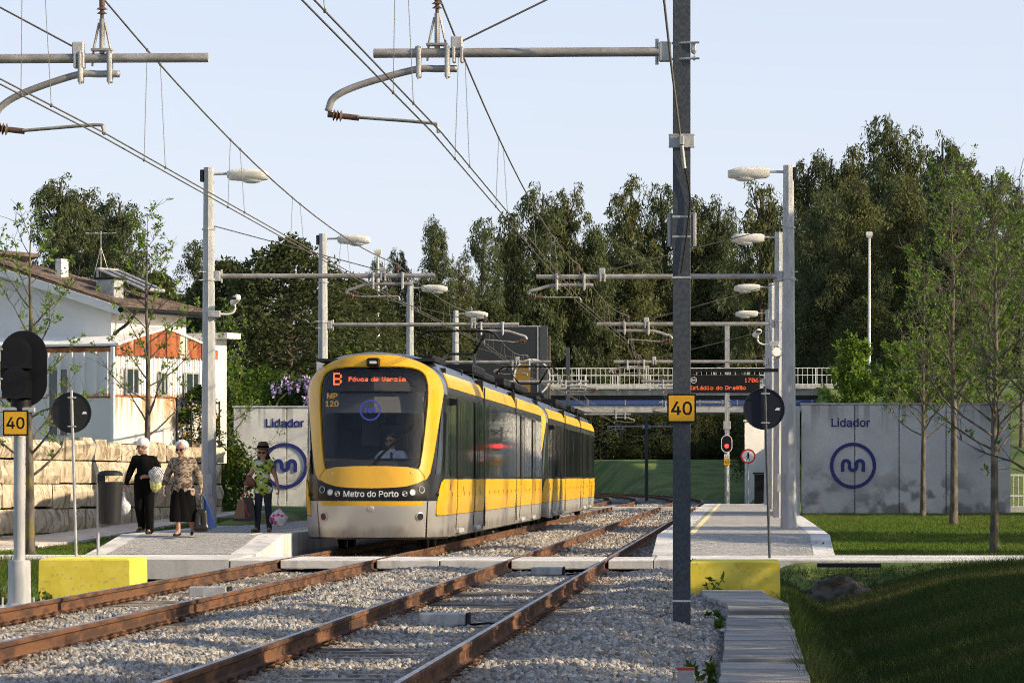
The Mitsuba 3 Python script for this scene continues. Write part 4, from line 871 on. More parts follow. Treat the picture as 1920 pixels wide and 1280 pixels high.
BONNET = mirror([(0, 1.478), (.3, 1.473), (.62, 1.458), (.80, 1.415), (.885, 1.31), (.90, 1.235), (.80, 1.18), (.62, 1.125), (.4, 1.10), (0, 1.09)])
BAND = mirror([(0, 1.075), (.4, 1.085), (.62, 1.11), (.80, 1.165), (.93, 1.235), (.955, 1.23), (.955, .885), (0, .885)])
QL = 37.3                              # length of the side wall from the nose along q
def seg(q0, q1, v0, v1, r=0): 
    return sbox(q0 + r, v0 + r, q1 - r, v1 - r).buffer(r, quad_segs=4) if r else sbox(q0, v0, q1, v1)
def tram(y_nose, label, detail):
    t = thing('tram', label, 'tram', None)
    W = T().translate([L_X, y_nose, 0]); S = lambda name, poly, off, m, parent=None, **kw: shell_ply(nk((parent or t) + '__' + name), poly, off, m, W, **kw)
    def P(name, mesh, m, smooth=False, parent=None, **kw): scene[k := nk((parent or t) + '__' + name)] = {**mikit.ply(mesh, m, smooth=smooth), 'to_world': W, **kw}; return k
    wind, outer = fq(WIND), fq(OUTER)
    top = ZK + ARC
    # black shell all round (front with the windscreen cut out, sides, roof)
    body = sbox(-QL, .20, QL, top - .001)
    S('body_shell', body.difference(wind) if detail else body, 0, 'm_cladding', cell=.13, thick=.0)
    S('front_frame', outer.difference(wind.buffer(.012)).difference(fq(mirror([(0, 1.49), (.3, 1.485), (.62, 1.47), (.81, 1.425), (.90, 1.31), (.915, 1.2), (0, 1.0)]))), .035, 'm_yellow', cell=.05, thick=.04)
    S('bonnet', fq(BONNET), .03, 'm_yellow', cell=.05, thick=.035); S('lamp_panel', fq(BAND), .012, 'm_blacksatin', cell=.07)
    S('roof_cap', fq(mirror(arch(1.235, 3.478, 2.74, 3.1) + arch(1.182, 3.434, 2.76, 3.4)[::-1])), .014, 'm_roofgrey', cell=.06)
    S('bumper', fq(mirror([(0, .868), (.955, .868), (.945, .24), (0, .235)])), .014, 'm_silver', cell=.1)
    S('bumper_stripe', fq(mirror([(0, .862), (.90, .862), (.88, .80), (.82, .785), (0, .785)])), .019, 'm_yellow', cell=.1, thick=.006)
    for s in (-1, 1):
        m = lambda p: affinity.scale(p, s, 1, origin=(0, 0))
        q1 = qx(.975)
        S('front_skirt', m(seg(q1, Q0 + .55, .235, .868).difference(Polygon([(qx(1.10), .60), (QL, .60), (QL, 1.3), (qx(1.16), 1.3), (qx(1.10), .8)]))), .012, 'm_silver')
        S('cab_window', m(Polygon([(qx(1.165), 2.42), (qx(1.10), 1.45), (qx(1.09), 1.34), (Q0 + .42, 1.34), (Q0 + .42, 2.45)])), .008, 'm_sideglass')
        y0 = Polygon([(qx(1.22), 1.25), (qx(1.185), 1.19), (qx(1.15), 1.03), (qx(1.112), .74), (qx(1.11), .66), (qx(1.125), .615), (QL, .615), (QL, 1.25)])
        joints = [Q0 + 10.6, Q0 + 22.6]; cut = shapely.union_all([seg(j - .09, j + .09, 0, 9) for j in joints])
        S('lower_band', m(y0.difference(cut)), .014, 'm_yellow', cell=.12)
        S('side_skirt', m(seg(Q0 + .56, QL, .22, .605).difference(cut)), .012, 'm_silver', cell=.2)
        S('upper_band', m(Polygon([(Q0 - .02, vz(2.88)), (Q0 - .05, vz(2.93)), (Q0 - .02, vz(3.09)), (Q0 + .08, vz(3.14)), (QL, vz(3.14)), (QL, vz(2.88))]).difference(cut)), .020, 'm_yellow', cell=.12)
        # windows and doors of each section
        if s > 0:
            qd = [Q0 + 3.0, Q0 + 8.0, Q0 + 25.2, Q0 + 30.6]
            q = Q0 + .62
            spans = []
            for lo, hi in ((Q0 + .6, joints[0] - .14), (joints[0] + .14, joints[1] - .14), (joints[1] + .14, QL - .1)):
                ds = [d for d in qd if lo < d < hi]; edges = [lo] + [e for d in ds for e in (d - .70, d + .70)] + [hi]
                for a, b in zip(edges[::2], edges[1::2]):
                    n = max(1, round((b - a) / 1.35))
                    for i in range(n): spans.append((a + (b - a) * i / n + .02, a + (b - a) * (i + 1) / n - .02))
            for i, (a, b) in enumerate(spans):
                w_ = S('side_window', seg(a, b, 1.30, 2.72, .03), .009, 'm_sideglass' if i % 3 else 'm_sideglass_b', cell=.5)
                if i in (2, 9): S('vent_pane', seg(a + .2, b - .3, 2.05, 2.38, .02), .014, 'm_black', parent=w_, cell=.5)
            for d in qd:
                for e0, e1 in ((d - .66, d - .01), (d + .01, d + .66)):
                    dk = S('door', seg(e0, e1, .33, 2.74, .02), .024, 'm_sideglass_b', cell=.5)
                    S('lower_panel', seg(e0 + .006, e1 - .006, .622, 1.245, .01), .030, 'm_yellow', parent=dk, cell=.5); S('kick_panel', seg(e0 + .006, e1 - .006, .34, .612, .01), .030, 'm_silver', parent=dk, cell=.5)
                    S('frame', shapely.union_all([seg(e0, e0 + .03, 1.26, 2.72), seg(e1 - .03, e1, 1.26, 2.72), seg(e0, e1, 2.66, 2.72)]), .034, 'm_darkgrey', parent=dk, cell=.5)
                S('door_lamp', seg(d + .72, d + .80, 1.02, 1.12, .02), .03, 'm_redlamp', cell=.5)
                P('sliding_step', box((HW - .02, float(shell(d, 1)[1]), .30), (.16, 1.2, .09), .02), 'm_galv')
            for q in np.arange(Q0 + .9, QL - .4, 1.62): S('side_marker', Point(q, .98).buffer(.035), .022, 'm_redlamp', cell=.2)
            S('indicator', Point(Q0 + .36, 1.1).buffer(.05), .022, 'm_redlamp', cell=.2)
            S('fleet_mark', shapely.union_all([seg(Q0 + .32, Q0 + .40, 2.10, 2.24), seg(Q0 + .32, Q0 + .40, 2.27, 2.33), seg(Q0 + .32, Q0 + .40, 2.36, 2.42)]), .006, 'm_signyellow', cell=.2)
            P('mirror_camera', hull(np.array([(HW + dx, float(shell(Q0 + .35, 2)[1]) + dy, z) for dx, z in ((0, 2.56), (.14, 2.58), (.14, 2.68), (0, 2.70)) for dy in (-.08, .1)])), 'm_black', 30)
            for j in joints:
                y = float(shell(j, 1)[1])
                P('articulation', box((0, y, 1.75), (2 * HW - .05, .17, 3.0)), 'm_rubber')
                for k in (-1, 1): P('joint_edge', cat([box((HW + .006, y + k * .10, 1.7), (.02, .03, 2.8), .004)]), 'm_darkgrey')
    # rear wall of the unit, underframe, bogies
    ye = float(shell(QL, 1)[1])
    P('rear_wall', box((0, ye, 1.75), (2.3, .05, 3.1), .02), 'm_cladding')
    P('floor', box((0, (1.6 + ye) / 2, .32), (2.3, ye - 1.6, .08)), 'm_black')
    for yb in (3.6, 17.5, 34.0):
        b = P('bogie', cat([box((s * .95, yb, .30), (.14, 2.6, .22), .04) for s in (-1, 1)] + [box((0, yb, .32), (1.7, .5, .2))]), 'm_black')
        for dy in (-.9, .9):
            for s in (-1, 1): P('wheel', lathe([(0, 0), (.30, 0), (.31, .02), (.30, .12), (.12, .13), (0, .13)], 24, (s, 0, 0), (s * .69, yb + dy, .30)), 'm_darkgrey', 30, parent=b)
    # roof equipment and pantograph
    for y0, y1, h, w in ((3.4, 5.6, .09, 1.7), (7.2, 8.8, .17, 1.4), (9.1, 10.2, .19, 1.2), (13.5, 17.5, .2, 1.9), (19, 22.6, .17, 1.7), (26, 28.4, .2, 1.8), (30, 35.5, .18, 1.9)):
        P('roof_box', box((0, (y0 + y1) / 2, 3.42 + h / 2), (w, y1 - y0, h), .04), 'm_black')
    for y in (8.9, 12.4, 20.5, 27.5): P('roof_rail', tube(bend([(1.0, y, 3.16), (1.0, y, 3.32), (.98, y + .25, 3.38), (.8, y + .9, 3.40)]), .018, 6), 'm_darkgrey', True)
    yp = 22.9 if detail else 15.2
    pg = P('pantograph', cat([box((0, yp - .6, 3.72), (1.1, .9, .10), .02)] + [tube([(s * .42, yp - .6, 3.80), (s * .30, yp + .75, 4.12), (s * .62, yp - .1, 4.56)], [.035, .032, .022], 8) for s in (-1, 1)] + [tube([(-.32, yp + .75, 4.12), (.32, yp + .75, 4.12)], .03, 8), tube([(-.45, yp - .6, 3.8), (.45, yp - .6, 3.8)], .05, 8)]), 'm_darkgrey', 30)
    P('collector_head', cat([tube(bend([(-.95, yp - .1 + d, 4.42), (-.80, yp - .1 + d, 4.56), (-.55, yp - .1 + d, 4.615), (.55, yp - .1 + d, 4.615), (.80, yp - .1 + d, 4.56), (.95, yp - .1 + d, 4.42)]), .022, 7) for d in (-.16, .16)] + [tube([(s * .62, yp - .28, 4.58), (s * .62, yp + .08, 4.58)], .018, 6) for s in (-1, 1)]), 'm_black', 30, parent=pg)
    # front fittings
    def face(x, z, off=0.0): q, v = qx(x), vz(z); return shell(q, v) + shell_n(q, v) * off, shell_n(q, v)
    for s in (-1, 1):
        for x, z, r, lit in ((.86, 1.065 if s > 0 else 1.065, .058, 0), (.715, 1.02, .052, 1), (.585, .995, .045, 0)):
            p, n = face(s * x, z, .016)
            lk = P('headlight', lathe([(r, 0), (r * 1.15, .004), (r * 1.1, .016), (r * .9, .012), (r * .85, .0)], 20, n, p), 'm_galv', 40)
            kw = {'emitter': {'type': 'area', 'radiance': col((5, 4.6, 3.8))}} if lit and detail else {}
            P('lens', lathe([(0, .008), (r * .86, .006), (r * .84, .0)], 20, n, p), 'm_lens' if lit else 'm_darkgrey', 40, parent=lk, **kw)
            if not lit and x < .7:
                for d in (-.02, .02): P('bulb', trimesh.creation.icosphere(1, .016).apply_translation(p + n * .014 + [d, 0, d * .5]), 'm_lens', True, parent=lk)
        p, n = face(s * .84, .60, .018); mk = P('marker_lamp', lathe([(.0, .012), (.055, .010), (.062, .02), (.072, .012), (.075, .0)], 20, n, p), 'm_redlamp' if s < 0 else 'm_darkgrey', 40)
        P('rim', lathe([(.062, 0), (.064, .022), (.078, .016), (.082, 0)], 20, n, p), 'm_silver', 40, parent=mk)
        p, n = face(s * .68, 1.36, .034); P('bonnet_bolt', lathe([(0, .012), (.014, .01), (.018, 0)], 10, n, p), 'm_galv', parent=t)
    p, n = face(0, .735, .02); P('coupler_cover', lathe([(0, .012), (.045, .01), (.052, .004), (.058, 0)], 20, n, p), 'm_silver', 40)
    def conform(mesh, x, z, off):          # lettering bent onto the front
        v = mesh.vertices.copy(); q = np.sign(v[:, 0] + x) * np.interp(np.abs(v[:, 0] + x), _px, _s); vv = np.array([vz(a) for a in v[:, 1] + z])
        mesh.vertices = shell(q, vv) + shell_n(q, vv) * (off + v[:, 2:3]); return mesh
    def flat(text, h, bold=True): m = meshkit.text_mesh(text, h, .004, bold); m.apply_translation([-(m.bounds[0][0] + m.bounds[1][0]) / 2, 0, 0]); return m
    hb = P('top_lamp', box((0, float(shell(0, vz(3.30))[1]) - .03, 3.305), (.235, .2, .155), .03), 'm_black')
    P('lens', box((0, float(shell(0, vz(3.30))[1]) - .135, 3.30), (.12, .02, .045), .01), 'm_lens', parent=hb)
    if not detail: return t
    P('name_lettering', conform(flat('Metro do Porto', .10), 0, .945, .016), 'm_lettergrey')
    P('fleet_number', cat([conform(flat('MP', .095), -.72, 2.665, .012), conform(flat('120', .095), -.72, 2.525, .012)]), 'm_yellow')
    ring, mm = logo_poly(.185)
    P('emblem', conform(extr(ring.union(mm), .004), -.035, 2.455, .008), 'm_logo_glow')
    # windscreen and the cab behind it
    S('windscreen', wind, .004, 'm_windscreen', cell=.06, thick=.0)
    yc = 2.35
    cb = P('cab', cat([box((0, yc, 1.9), (2.3, .05, 2.7)), box((0, 1.5, .98), (2.3, 1.9, .05)), box((0, 1.7, 3.36), (2.1, 1.4, .05))]), 'm_cabdark')
    P('cab_door', box((-.15, yc - .04, 1.95), (.75, .03, 1.9), .01), 'm_cabdark', parent=cb); P('door_window', box((-.15, yc - .065, 2.25), (.42, .012, .8), .005), 'm_cabgrey', parent=cb)
    P('dashboard', hull([(x, y, z) for x, y0, in ((-1.0, .62), (-.6, .42), (0, .36), (.6, .42), (1.0, .62)) for y, z in ((y0, 1.40), (y0 + .1, 1.56), (1.15, 1.62), (1.2, 1.1))]), 'm_darkgrey', 30, parent=cb)
    P('header_panel', hull([(x, y, z) for x, y0 in ((-.9, .88), (0, .56), (.9, .88)) for y, z in ((y0 + .03, 2.80), (y0 + .16, 3.19), (y0 + .5, 3.2), (y0 + .5, 2.78))]), 'm_cabdark', 30, parent=cb)
    P('sun_blind', hull([(x, y, z) for x, y0 in ((-.88, .90), (0, .60), (.88, .90)) for y, z in ((y0 + .02, 2.42), (y0 + .16, 2.77), (y0 + .2, 2.77), (y0 + .06, 2.42))]), 'm_cabblind', 30, parent=cb)
    P('seat_back', box((.26, 1.92, 1.75), (.5, .14, 1.0), .05), 'm_cabdark', 30, parent=cb)
    m, w_ = dots('B', .031, 0, 0, 0); m2, w2 = dots('Póvoa de Varzim', .0118, 0, 0, 0, 1.0)
    m.apply_translation((-.715, .50, 2.905)); m2.apply_translation((-.43, .46, 2.965))
    sc = 1.0; led = {'type': 'area', 'radiance': col((.36, .05, .012))}
    for mm2 in (m, m2):       # lies on the curved display right behind the glass
        v = mm2.vertices; q = np.sign(v[:, 0]) * np.interp(np.abs(v[:, 0]), _px, _s); v[:, 1] += shell(q, np.full(len(v), 3.0))[:, 1] + .012 - v[:, 1].mean() + (v[:, 2] - 3.0) * .28; mm2.vertices = v
    P('line_letter', m, 'm_black', emitter=led); P('destination_lettering', m2, 'm_black', emitter=led)
    wp = P('wiper', tube([face(.04, 1.50, .05)[0], face(.36, 1.86, .045)[0], face(.68, 2.13, .04)[0]], [.022, .018, .012], 7), 'm_black', True)
    P('blade', tube([face(.10, 1.62, .02)[0], face(.45, 1.93, .02)[0], face(.72, 2.20, .02)[0]], .012, 6), 'm_black', True, parent=wp)
    P('blind_rod', tube([(.86, .95, 1.6), (.84, 1.0, 2.7)], .015, 6), 'm_galv', True, parent=cb)
    return t
mat('m_roofgrey', (.16, .165, .19), 0.25, clear=.5); mat('m_lettergrey', (.55, .56, .58), 0.5); mat('m_logo_glow', (.03, .05, .34), 0.5)
mat('m_cabdark', (.008, .009, .012), 0.7); mat('m_cabgrey', (.06, .062, .065), 0.6); mat('m_cabblind', (.06, .064, .07), 0.8)
TRAM_Y = 74.3
tram(TRAM_Y, 'front tram car, yellow and black, with a lit line display above the driver', True)
tram(TRAM_Y + 39.0, 'rear tram car of the same colours, coupled behind the front one', False)

# ---------------------------------------------------------------- people: one continuous body from tapered bones; clothes are shells over it
def ball(p, r, n=2): return trimesh.creation.icosphere(n, r).apply_translation(p)
def bone(p, r0, q, r1, n=2):
    a, b = ball(p, r0, n).vertices, ball(q, r1, n).vertices
    h = hull(np.vstack([a, b])); return m3.Manifold(m3.Mesh(np.asarray(h.vertices, np.float32), np.asarray(h.faces, np.uint32)))
def fuse(bones, edge=.02, smooth=8, zcut=None):
    u = m3.Manifold.batch_boolean(bones, m3.OpType.Add)
    if zcut is not None: u = u.trim_by_plane((0, 0, 1), zcut)
    u = u.refine_to_length(edge); m = u.to_mesh()
    t = trimesh.Trimesh(np.array(m.vert_properties[:, :3]), np.array(m.tri_verts), process=True)
    trimesh.smoothing.filter_taubin(t, iterations=smooth); return t
def squash(p, r, sx, sy, sz, n=2):
    v = trimesh.creation.icosphere(n, 1.0); v.vertices = v.vertices * [sx * r, sy * r, sz * r] + p
    return m3.Manifold(m3.Mesh(np.asarray(v.vertices, np.float32), np.asarray(v.faces, np.uint32)))
class Figure:
    def __init__(s, label, x, y, z, rz, h):
        s.t = thing('person', label, 'person', None); s.M = T().translate([x, y, z]).rotate([0, 0, 1], math.degrees(rz))  .scale([h / 1.70 * .93, h / 1.70 * .95, h / 1.70]); s.J = {}
    def add(s, name, mesh, m, smooth=True, **kw):
        if name in ('body', 'hair', 'cap', 'hat', 'mouth', 'sunglasses', 'eye'):      # a head of the right size on the neck
            v = np.array(mesh.vertices); w = (sstep(s.nz + .01, s.nz + .07, v[:, 2]) if name == 'body' else np.ones(len(v)))[:, None]; mesh = trimesh.Trimesh(v + w * .14 * (v - s.pivot), mesh.faces, process=False)
        scene[k := nk(s.t + '__' + name)] = {**mikit.ply(mesh, m, smooth=smooth, **kw), 'to_world': s.M}; return k
def hand(wr, dirn, palm_side, curl=.9, sgn=1):
    "five fingers of unequal length on a palm; dirn points from wrist to knuckles, palm_side to where the fingers close"
    d = np.asarray(dirn, float); d /= np.linalg.norm(d); c = np.asarray(palm_side, float); c -= d * (c @ d); c /= np.linalg.norm(c); w = np.cross(d, c) * sgn
    wr = np.asarray(wr, float); B = []
    kn = [wr + d * .088 + w * k for k in (-.032, -.011, .011, .031)]
    for k in kn: B.append(bone(wr + d * .015, .024, k, .0135, 1))
    for k, L in zip(kn, (.036, .042, .040, .031)):
        p, a = k, .25 * curl
        for j, f in enumerate((1.0, .72, .55)):
            q = p + (d * math.cos(a) + c * math.sin(a)) * L * f; B.append(bone(p, .0105 - .001 * j, q, .0095 - .001 * j, 1)); p = q; a += .62 * curl
    th = wr + d * .03 - w * .03
    p1 = th + (-w * .75 + d * .7 + c * .2) * .042; p2 = p1 + (d * .85 + c * .45 - w * .1) * .034
    B += [bone(wr + d * .02 - w * .012, .018, th, .016, 1), bone(th, .015, p1, .0125, 1), bone(p1, .0125, p2, .010, 1)]
    return B
def head_bones(c, f, r=.088):
    "skull, jaw, nose, ears, brow round the head centre c; f is the direction of the face"
    c = np.asarray(c, float); f = np.asarray(f, float); f = f / np.linalg.norm(f); up = np.array([0, 0, 1.0]); s = np.cross(f, up); s /= np.linalg.norm(s)
    B = [bone(c + up * .03 - f * .022, r * 1.0, c + up * .022 + f * .012, r * .93), bone(c - up * .035 + f * .02, r * .70, c - up * .085 + f * .045, .036),
         bone(c + f * .083 + up * .012, .011, c + f * .104 - up * .022, .015, 1), bone(c + f * .078 - up * .05 + s * .017, .011, c + f * .078 - up * .05 - s * .017, .011, 1)]
    for k in (-1, 1): B += [bone(c + s * k * .080 - up * .02, .010, c + s * k * .088 + up * .018 - f * .012, .016, 1), bone(c + s * k * .012 + f * .077 + up * .03, .012, c + s * k * .048 + f * .066 + up * .03, .012, 1), squash(c + s * k * .045 + f * .045 - up * .035, .035, 1, 1, 1)]
    return B
def face_parts(F, c, f, glasses=True):
    c = np.asarray(c, float); f = np.asarray(f, float); f /= np.linalg.norm(f); up = np.array([0, 0, 1.0]); s = np.cross(f, up); s /= np.linalg.norm(s)
    F.add('mouth', cat([tube([c + f * .088 - up * .050 + s * .020, c + f * .091 - up * .052, c + f * .088 - up * .050 - s * .020], .004, 6)]), 'm_lips')
    if glasses:
        L = [hull([c + f * .090 + up * (.010 + .022 * math.sin(a)) + s * (k * .034 + .028 * math.cos(a)) + f * e for a in np.linspace(0, 6.28, 12) for e in (0, .005)]) for k in (-1, 1)]
        F.add('sunglasses', cat(L + [tube([c + f * .09 + up * .016 - s * .01, c + f * .09 + up * .016 + s * .01], .004, 5)] + [tube([c + f * .09 + s * k * .06 + up * .015, c + s * k * .088 + up * .012], .004, 5) for k in (-1, 1)]), 'm_black', 30)
    else:
        for k in (-1, 1): F.add('eye', ball(c + f * .078 + s * k * .032 + up * .008, .011, 1), 'm_black')
mat('m_lips', (.28, .10, .085), 0.5); mat('m_hairwhite', speck((.55, .55, .54), (.78, .78, .77), 60), 0.8); mat('m_hairdark', (.012, .010, .009), 0.55); mat('m_hairbrown', (.03, .02, .014), 0.6)
mat('m_cloth_black', (.0045, .0045, .005), 0.95, spec=.15); mat('m_cap', (.74, .74, .75), 0.8); mat('m_belt', (.02, .018, .016), 0.4); mat('m_shoe', (.012, .011, .011), 0.35)
def knitf(p, n, uv):
    a = fbm(p.x * 30, p.y * 30, p.z * 38, 3); b = fbm(p.x * 11, p.y * 11, p.z * 15, 3)
    return mix((.07, .05, .035), (.36, .285, .22), smoothstep(.40, .62, .55 * a + .45 * b))
mat('m_knit', proc(knitf), 0.95)
def blousef(p, n, uv):
    a = fbm(p.x * 13, p.y * 13, p.z * 13, 3); b = fbm(p.x * 17 + 5, p.y * 17, p.z * 17, 3)
    c = mix((.28, .36, .03), (.42, .50, .09), a); c = mix(c, mi.Color3f(.03, .05, .03), smoothstep(.53, .58, b)); return mix(c, mi.Color3f(.62, .65, .55), smoothstep(.60, .66, a))
mat('m_blouse', proc(blousef), 0.85); mat('m_jeans', (.022, .026, .040), 0.9); mat('m_hat', (.10, .062, .038), 0.85); mat('m_trainer', (.11, .085, .065), 0.7)
mat('m_bagwhite', (.62, .64, .68), 0.4); mat('m_bagyellow', (.52, .52, .20), 0.6); mat('m_bagblue', (.022, .06, .25), 0.5); mat('m_bagblack', (.018, .017, .018), 0.35); mat('m_bagtan', (.22, .135, .075), 0.6); mat('m_bagred', (.42, .02, .02), 0.5); mat('m_handbag', speck((.12, .045, .02), (.22, .07, .03), 20), 0.45)
def stripef(p, n, uv): return mix((.68, .69, .70), (.05, .05, .06), smoothstep(.60, .72, dr.sin((p.x * .7 + p.z * .5 + .015 * fbm(p.x * 20, p.y * 20, p.z * 20, 2)) * 260) * .5 + .5))
mat('m_stripes', proc(stripef), 0.6)
def flowerf(p, n, uv):
    d1, d2, r = voronoi(p.x * 14 + 3, p.z * 14 + p.y * 5); c = mix((.72, .62, .66), (.70, .05, .22), smoothstep(.5, .55, r)); c = mix(c, mi.Color3f(.12, .06, .25), smoothstep(.82, .86, r))
    return mix(mi.Color3f(.74, .70, .72), c, smoothstep(.48, .40, d1))
mat('m_floral', proc(flowerf), 0.6)
def standing(F, P, skin_extra=()):
    for k in ('shl', 'shr'): P[k] = P[k] * [.88, 1, 1] - [0, 0, .015]
    F.nz = P['neck'][2]; F.pivot = P['neck'] + [0, 0, .02]
    "P: joint positions. Builds the skin body (one surface)."
    b = [bone(P['pel'] + [-.07, 0, 0], .115, P['pel'] + [.07, 0, 0], .115), bone(P['pel'], .13, P['waist'], .115), bone(P['waist'], .115, P['chest'], .135), bone(P['chest'] + [-.09, 0, .02], .10, P['chest'] + [.09, 0, .02], .10),
         bone(P['chest'] + [0, 0, .06], .09, P['neck'], .055), bone(P['neck'], .052, P['head'] - [0, 0, .05], .05)] + head_bones(P['head'], P['face'])
    for s in 'lr':
        b += [bone(P['sh' + s], .062, P['el' + s], .046), bone(P['el' + s], .044, P['wr' + s], .029), bone(P['chest'] + [0, 0, .05], .09, P['sh' + s], .06), bone(P['hip' + s], .095, P['kn' + s], .062), bone(P['kn' + s], .058, P['an' + s], .038), bone(P['an' + s], .04, P['toe' + s], .03)]
        b += hand(P['wr' + s], P['hd' + s], P['pm' + s], P.get('curl' + s, 1.0), 1 if s == 'r' else -1)
    F.add('body', fuse(b, .022, 6), 'm_skin')
V3 = lambda *a: np.array(a, float)
def shoes(F, P, m, k=1.0):
    for s in 'lr':
        a, t_ = P['an' + s], P['toe' + s]; d = (t_ - a); d[2] = 0; d /= np.linalg.norm(d) + 1e-9
        F.add('shoe', fuse([bone(a - [0, 0, .035] - d * .03, .046 * k, a - [0, 0, .045] + d * .05, .042 * k), bone(a - [0, 0, .045] + d * .05, .042 * k, t_ + d * .02 - [0, 0, .005], .036 * k)], .03, 4), m)
# -- man in a white cap, walking to the left
F = Figure('man in black with a white cap, looking left, a bag under his arm', -10.40, 73.6, .295, 0.0, 1.60)
P = dict(pel=V3(.0, 0, .93), waist=V3(0, 0, 1.08), chest=V3(.005, -.01, 1.30), neck=V3(-.01, -.02, 1.46), head=V3(-.03, -.04, 1.59), face=V3(-1, -.28, -.05), shl=V3(-.20, -.01, 1.39), shr=V3(.20, 0, 1.38), ell=V3(-.29, -.02, 1.13), wrl=V3(-.36, -.08, .92), elr=V3(.31, .02, 1.13), wrr=V3(.10, -.20, 1.06),
         hdl=V3(-.25, -.15, -1), pml=V3(.3, -1, .1), hdr=V3(-1, -.25, .05), pmr=V3(.1, .6, -.7), hipl=V3(-.09, 0, .90), hipr=V3(.09, 0, .90), knl=V3(-.10, -.03, .50), knr=V3(.10, -.06, .48), anl=V3(-.07, .14, .14), anr=V3(.11, -.02, .08), toel=V3(-.12, -.01, .075), toer=V3(.08, -.16, .035), curll=1.6, curlr=1.2)
standing(F, P); face_parts(F, P['head'], P['face'])
F.add('shirt', fuse([bone(P['waist'] - [.07, 0, .05], .135, P['waist'] + [.07, 0, -.05], .135), bone(P['waist'], .145, P['chest'], .165), bone(P['chest'] + [-.10, 0, .02], .12, P['chest'] + [.10, 0, .02], .12), bone(P['chest'] + [0, 0, .05], .11, P['neck'] - [0, 0, .02], .068)] + [bone(P['chest'] + [0, 0, .04], .115, P['sh' + s], .085) for s in 'lr'] + [bone(P['sh' + s], .083, P['el' + s], .066) for s in 'lr'] + [bone(P['el' + s], .066, P['wr' + s] + (P['el' + s] - P['wr' + s]) * .1, .044) for s in 'lr']), 'm_cloth_black')
F.add('trousers', fuse([bone(P['pel'] + [-.07, 0, .06], .14, P['pel'] + [.07, 0, .06], .14), bone(P['pel'] + [-.06, 0, 0], .14, P['pel'] + [.06, 0, 0], .14)] + [bone(P['hip' + s], .125, P['kn' + s], .095) for s in 'lr'] + [bone(P['kn' + s], .095, P['an' + s] + [0, 0, .0], .078) for s in 'lr']), 'm_cloth_black')
F.add('belt', hull([(.185 * math.cos(a), .15 * math.sin(a), z) for a in np.linspace(0, 6.28, 24) for z in (1.03, 1.065)]), 'm_belt', 30); shoes(F, P, 'm_shoe')
hc = P['head']; F.add('hair', fuse([bone(hc + [.03, .02, .02], .086, hc + [.035, .03, -.03], .07)], .03, 3), 'm_hairwhite')
F.add('cap', cat([fuse([bone(hc + [-.005, 0, .065], .097, hc + [.025, .01, .06], .098)], .03, 4), hull([hc + V3(-.05 + dx, y, .055 + dz) for dx, y in ((0, -.09), (0, .07), (-.12, -.07), (-.12, .02), (-.165, -.05), (-.165, -.01)) for dz in (0, .012)])]), 'm_cap', 40)
MAN = F, P
def wpt(F, p): return np.array((F.M @ mi.ScalarPoint3f(*map(float, p))))
def bag_thing(name, label, parts_):
    t = thing(name, label, 'bag', None)
    for n, m, ma in parts_: part(t, n, m, ma, 40)
def blob(c, rs, seed, crumple=.16):
    v = trimesh.creation.icosphere(3); q = v.vertices * (1 + crumple * (meshkit.fbm(v.vertices * 2.6 + seed, 3)[:, None] - .5) * 2)
    return trimesh.Trimesh(q * rs + c, v.faces, process=False)
g0 = wpt(F, P['wrl'] + V3(-.03, -.03, -.11))
b = blob(g0 - [0, 0, .27], [.115, .10, .15], 3.0); b.vertices[:, :2] = g0[:2] + (b.vertices[:, :2] - g0[:2]) * np.clip(.28 + (g0[2] - .10 - b.vertices[:, 2:3]) / .12 * .6, .25, 1.0)
bag_thing('carrier_bag', 'small white plastic bag hanging from the right hand of the man in black', [('sack', b, 'm_bagwhite'), ('neck', tube([g0 + [0, 0, .03], g0 - [0, 0, .08], g0 - [0, 0, .17]], [.02, .016, .05], 8), 'm_bagwhite')])
g1 = wpt(F, P['wrr'] + V3(.12, -.02, -.0))
b = blob(g1 + [.05, -.02, .02], [.135, .10, .15], 8.0, .3); b2 = blob(g1 + [.03, -.015, -.12], [.10, .07, .15], 5.0, .3)
bag_thing('shopping_bag', 'striped white and pale yellow bag clasped under the left arm of the man in black', [('striped_top', b, 'm_stripes'), ('yellow_bottom', b2, 'm_bagyellow')])
# -- grey haired woman
F = Figure('white haired woman in a speckled brown jumper and long black skirt', -9.60, 72.6, .27, 0.0, 1.60)
P = dict(pel=V3(0, 0, .92), waist=V3(0, 0, 1.08), chest=V3(0, -.01, 1.30), neck=V3(-.01, -.05, 1.46), head=V3(-.02, -.10, 1.585), face=V3(-.30, -1, -.42), shl=V3(-.20, 0, 1.37), shr=V3(.20, 0, 1.37), ell=V3(-.31, .03, 1.11), wrl=V3(-.37, -.06, .89), elr=V3(.31, .05, 1.11), wrr=V3(.36, -.02, .88),
         hdl=V3(-.05, -.25, -1), pml=V3(.9, .1, 0), hdr=V3(.05, -.15, -1), pmr=V3(-.9, -.2, 0), hipl=V3(-.09, 0, .88), hipr=V3(.09, 0, .88), knl=V3(-.09, -.12, .50), knr=V3(.12, .03, .49), anl=V3(-.06, -.16, .09), anr=V3(.17, .17, .13), toel=V3(-.11, -.31, .04), toer=V3(.17, .05, .055), curlr=1.7, curll=.7)
standing(F, P); face_parts(F, P['head'], P['face'])
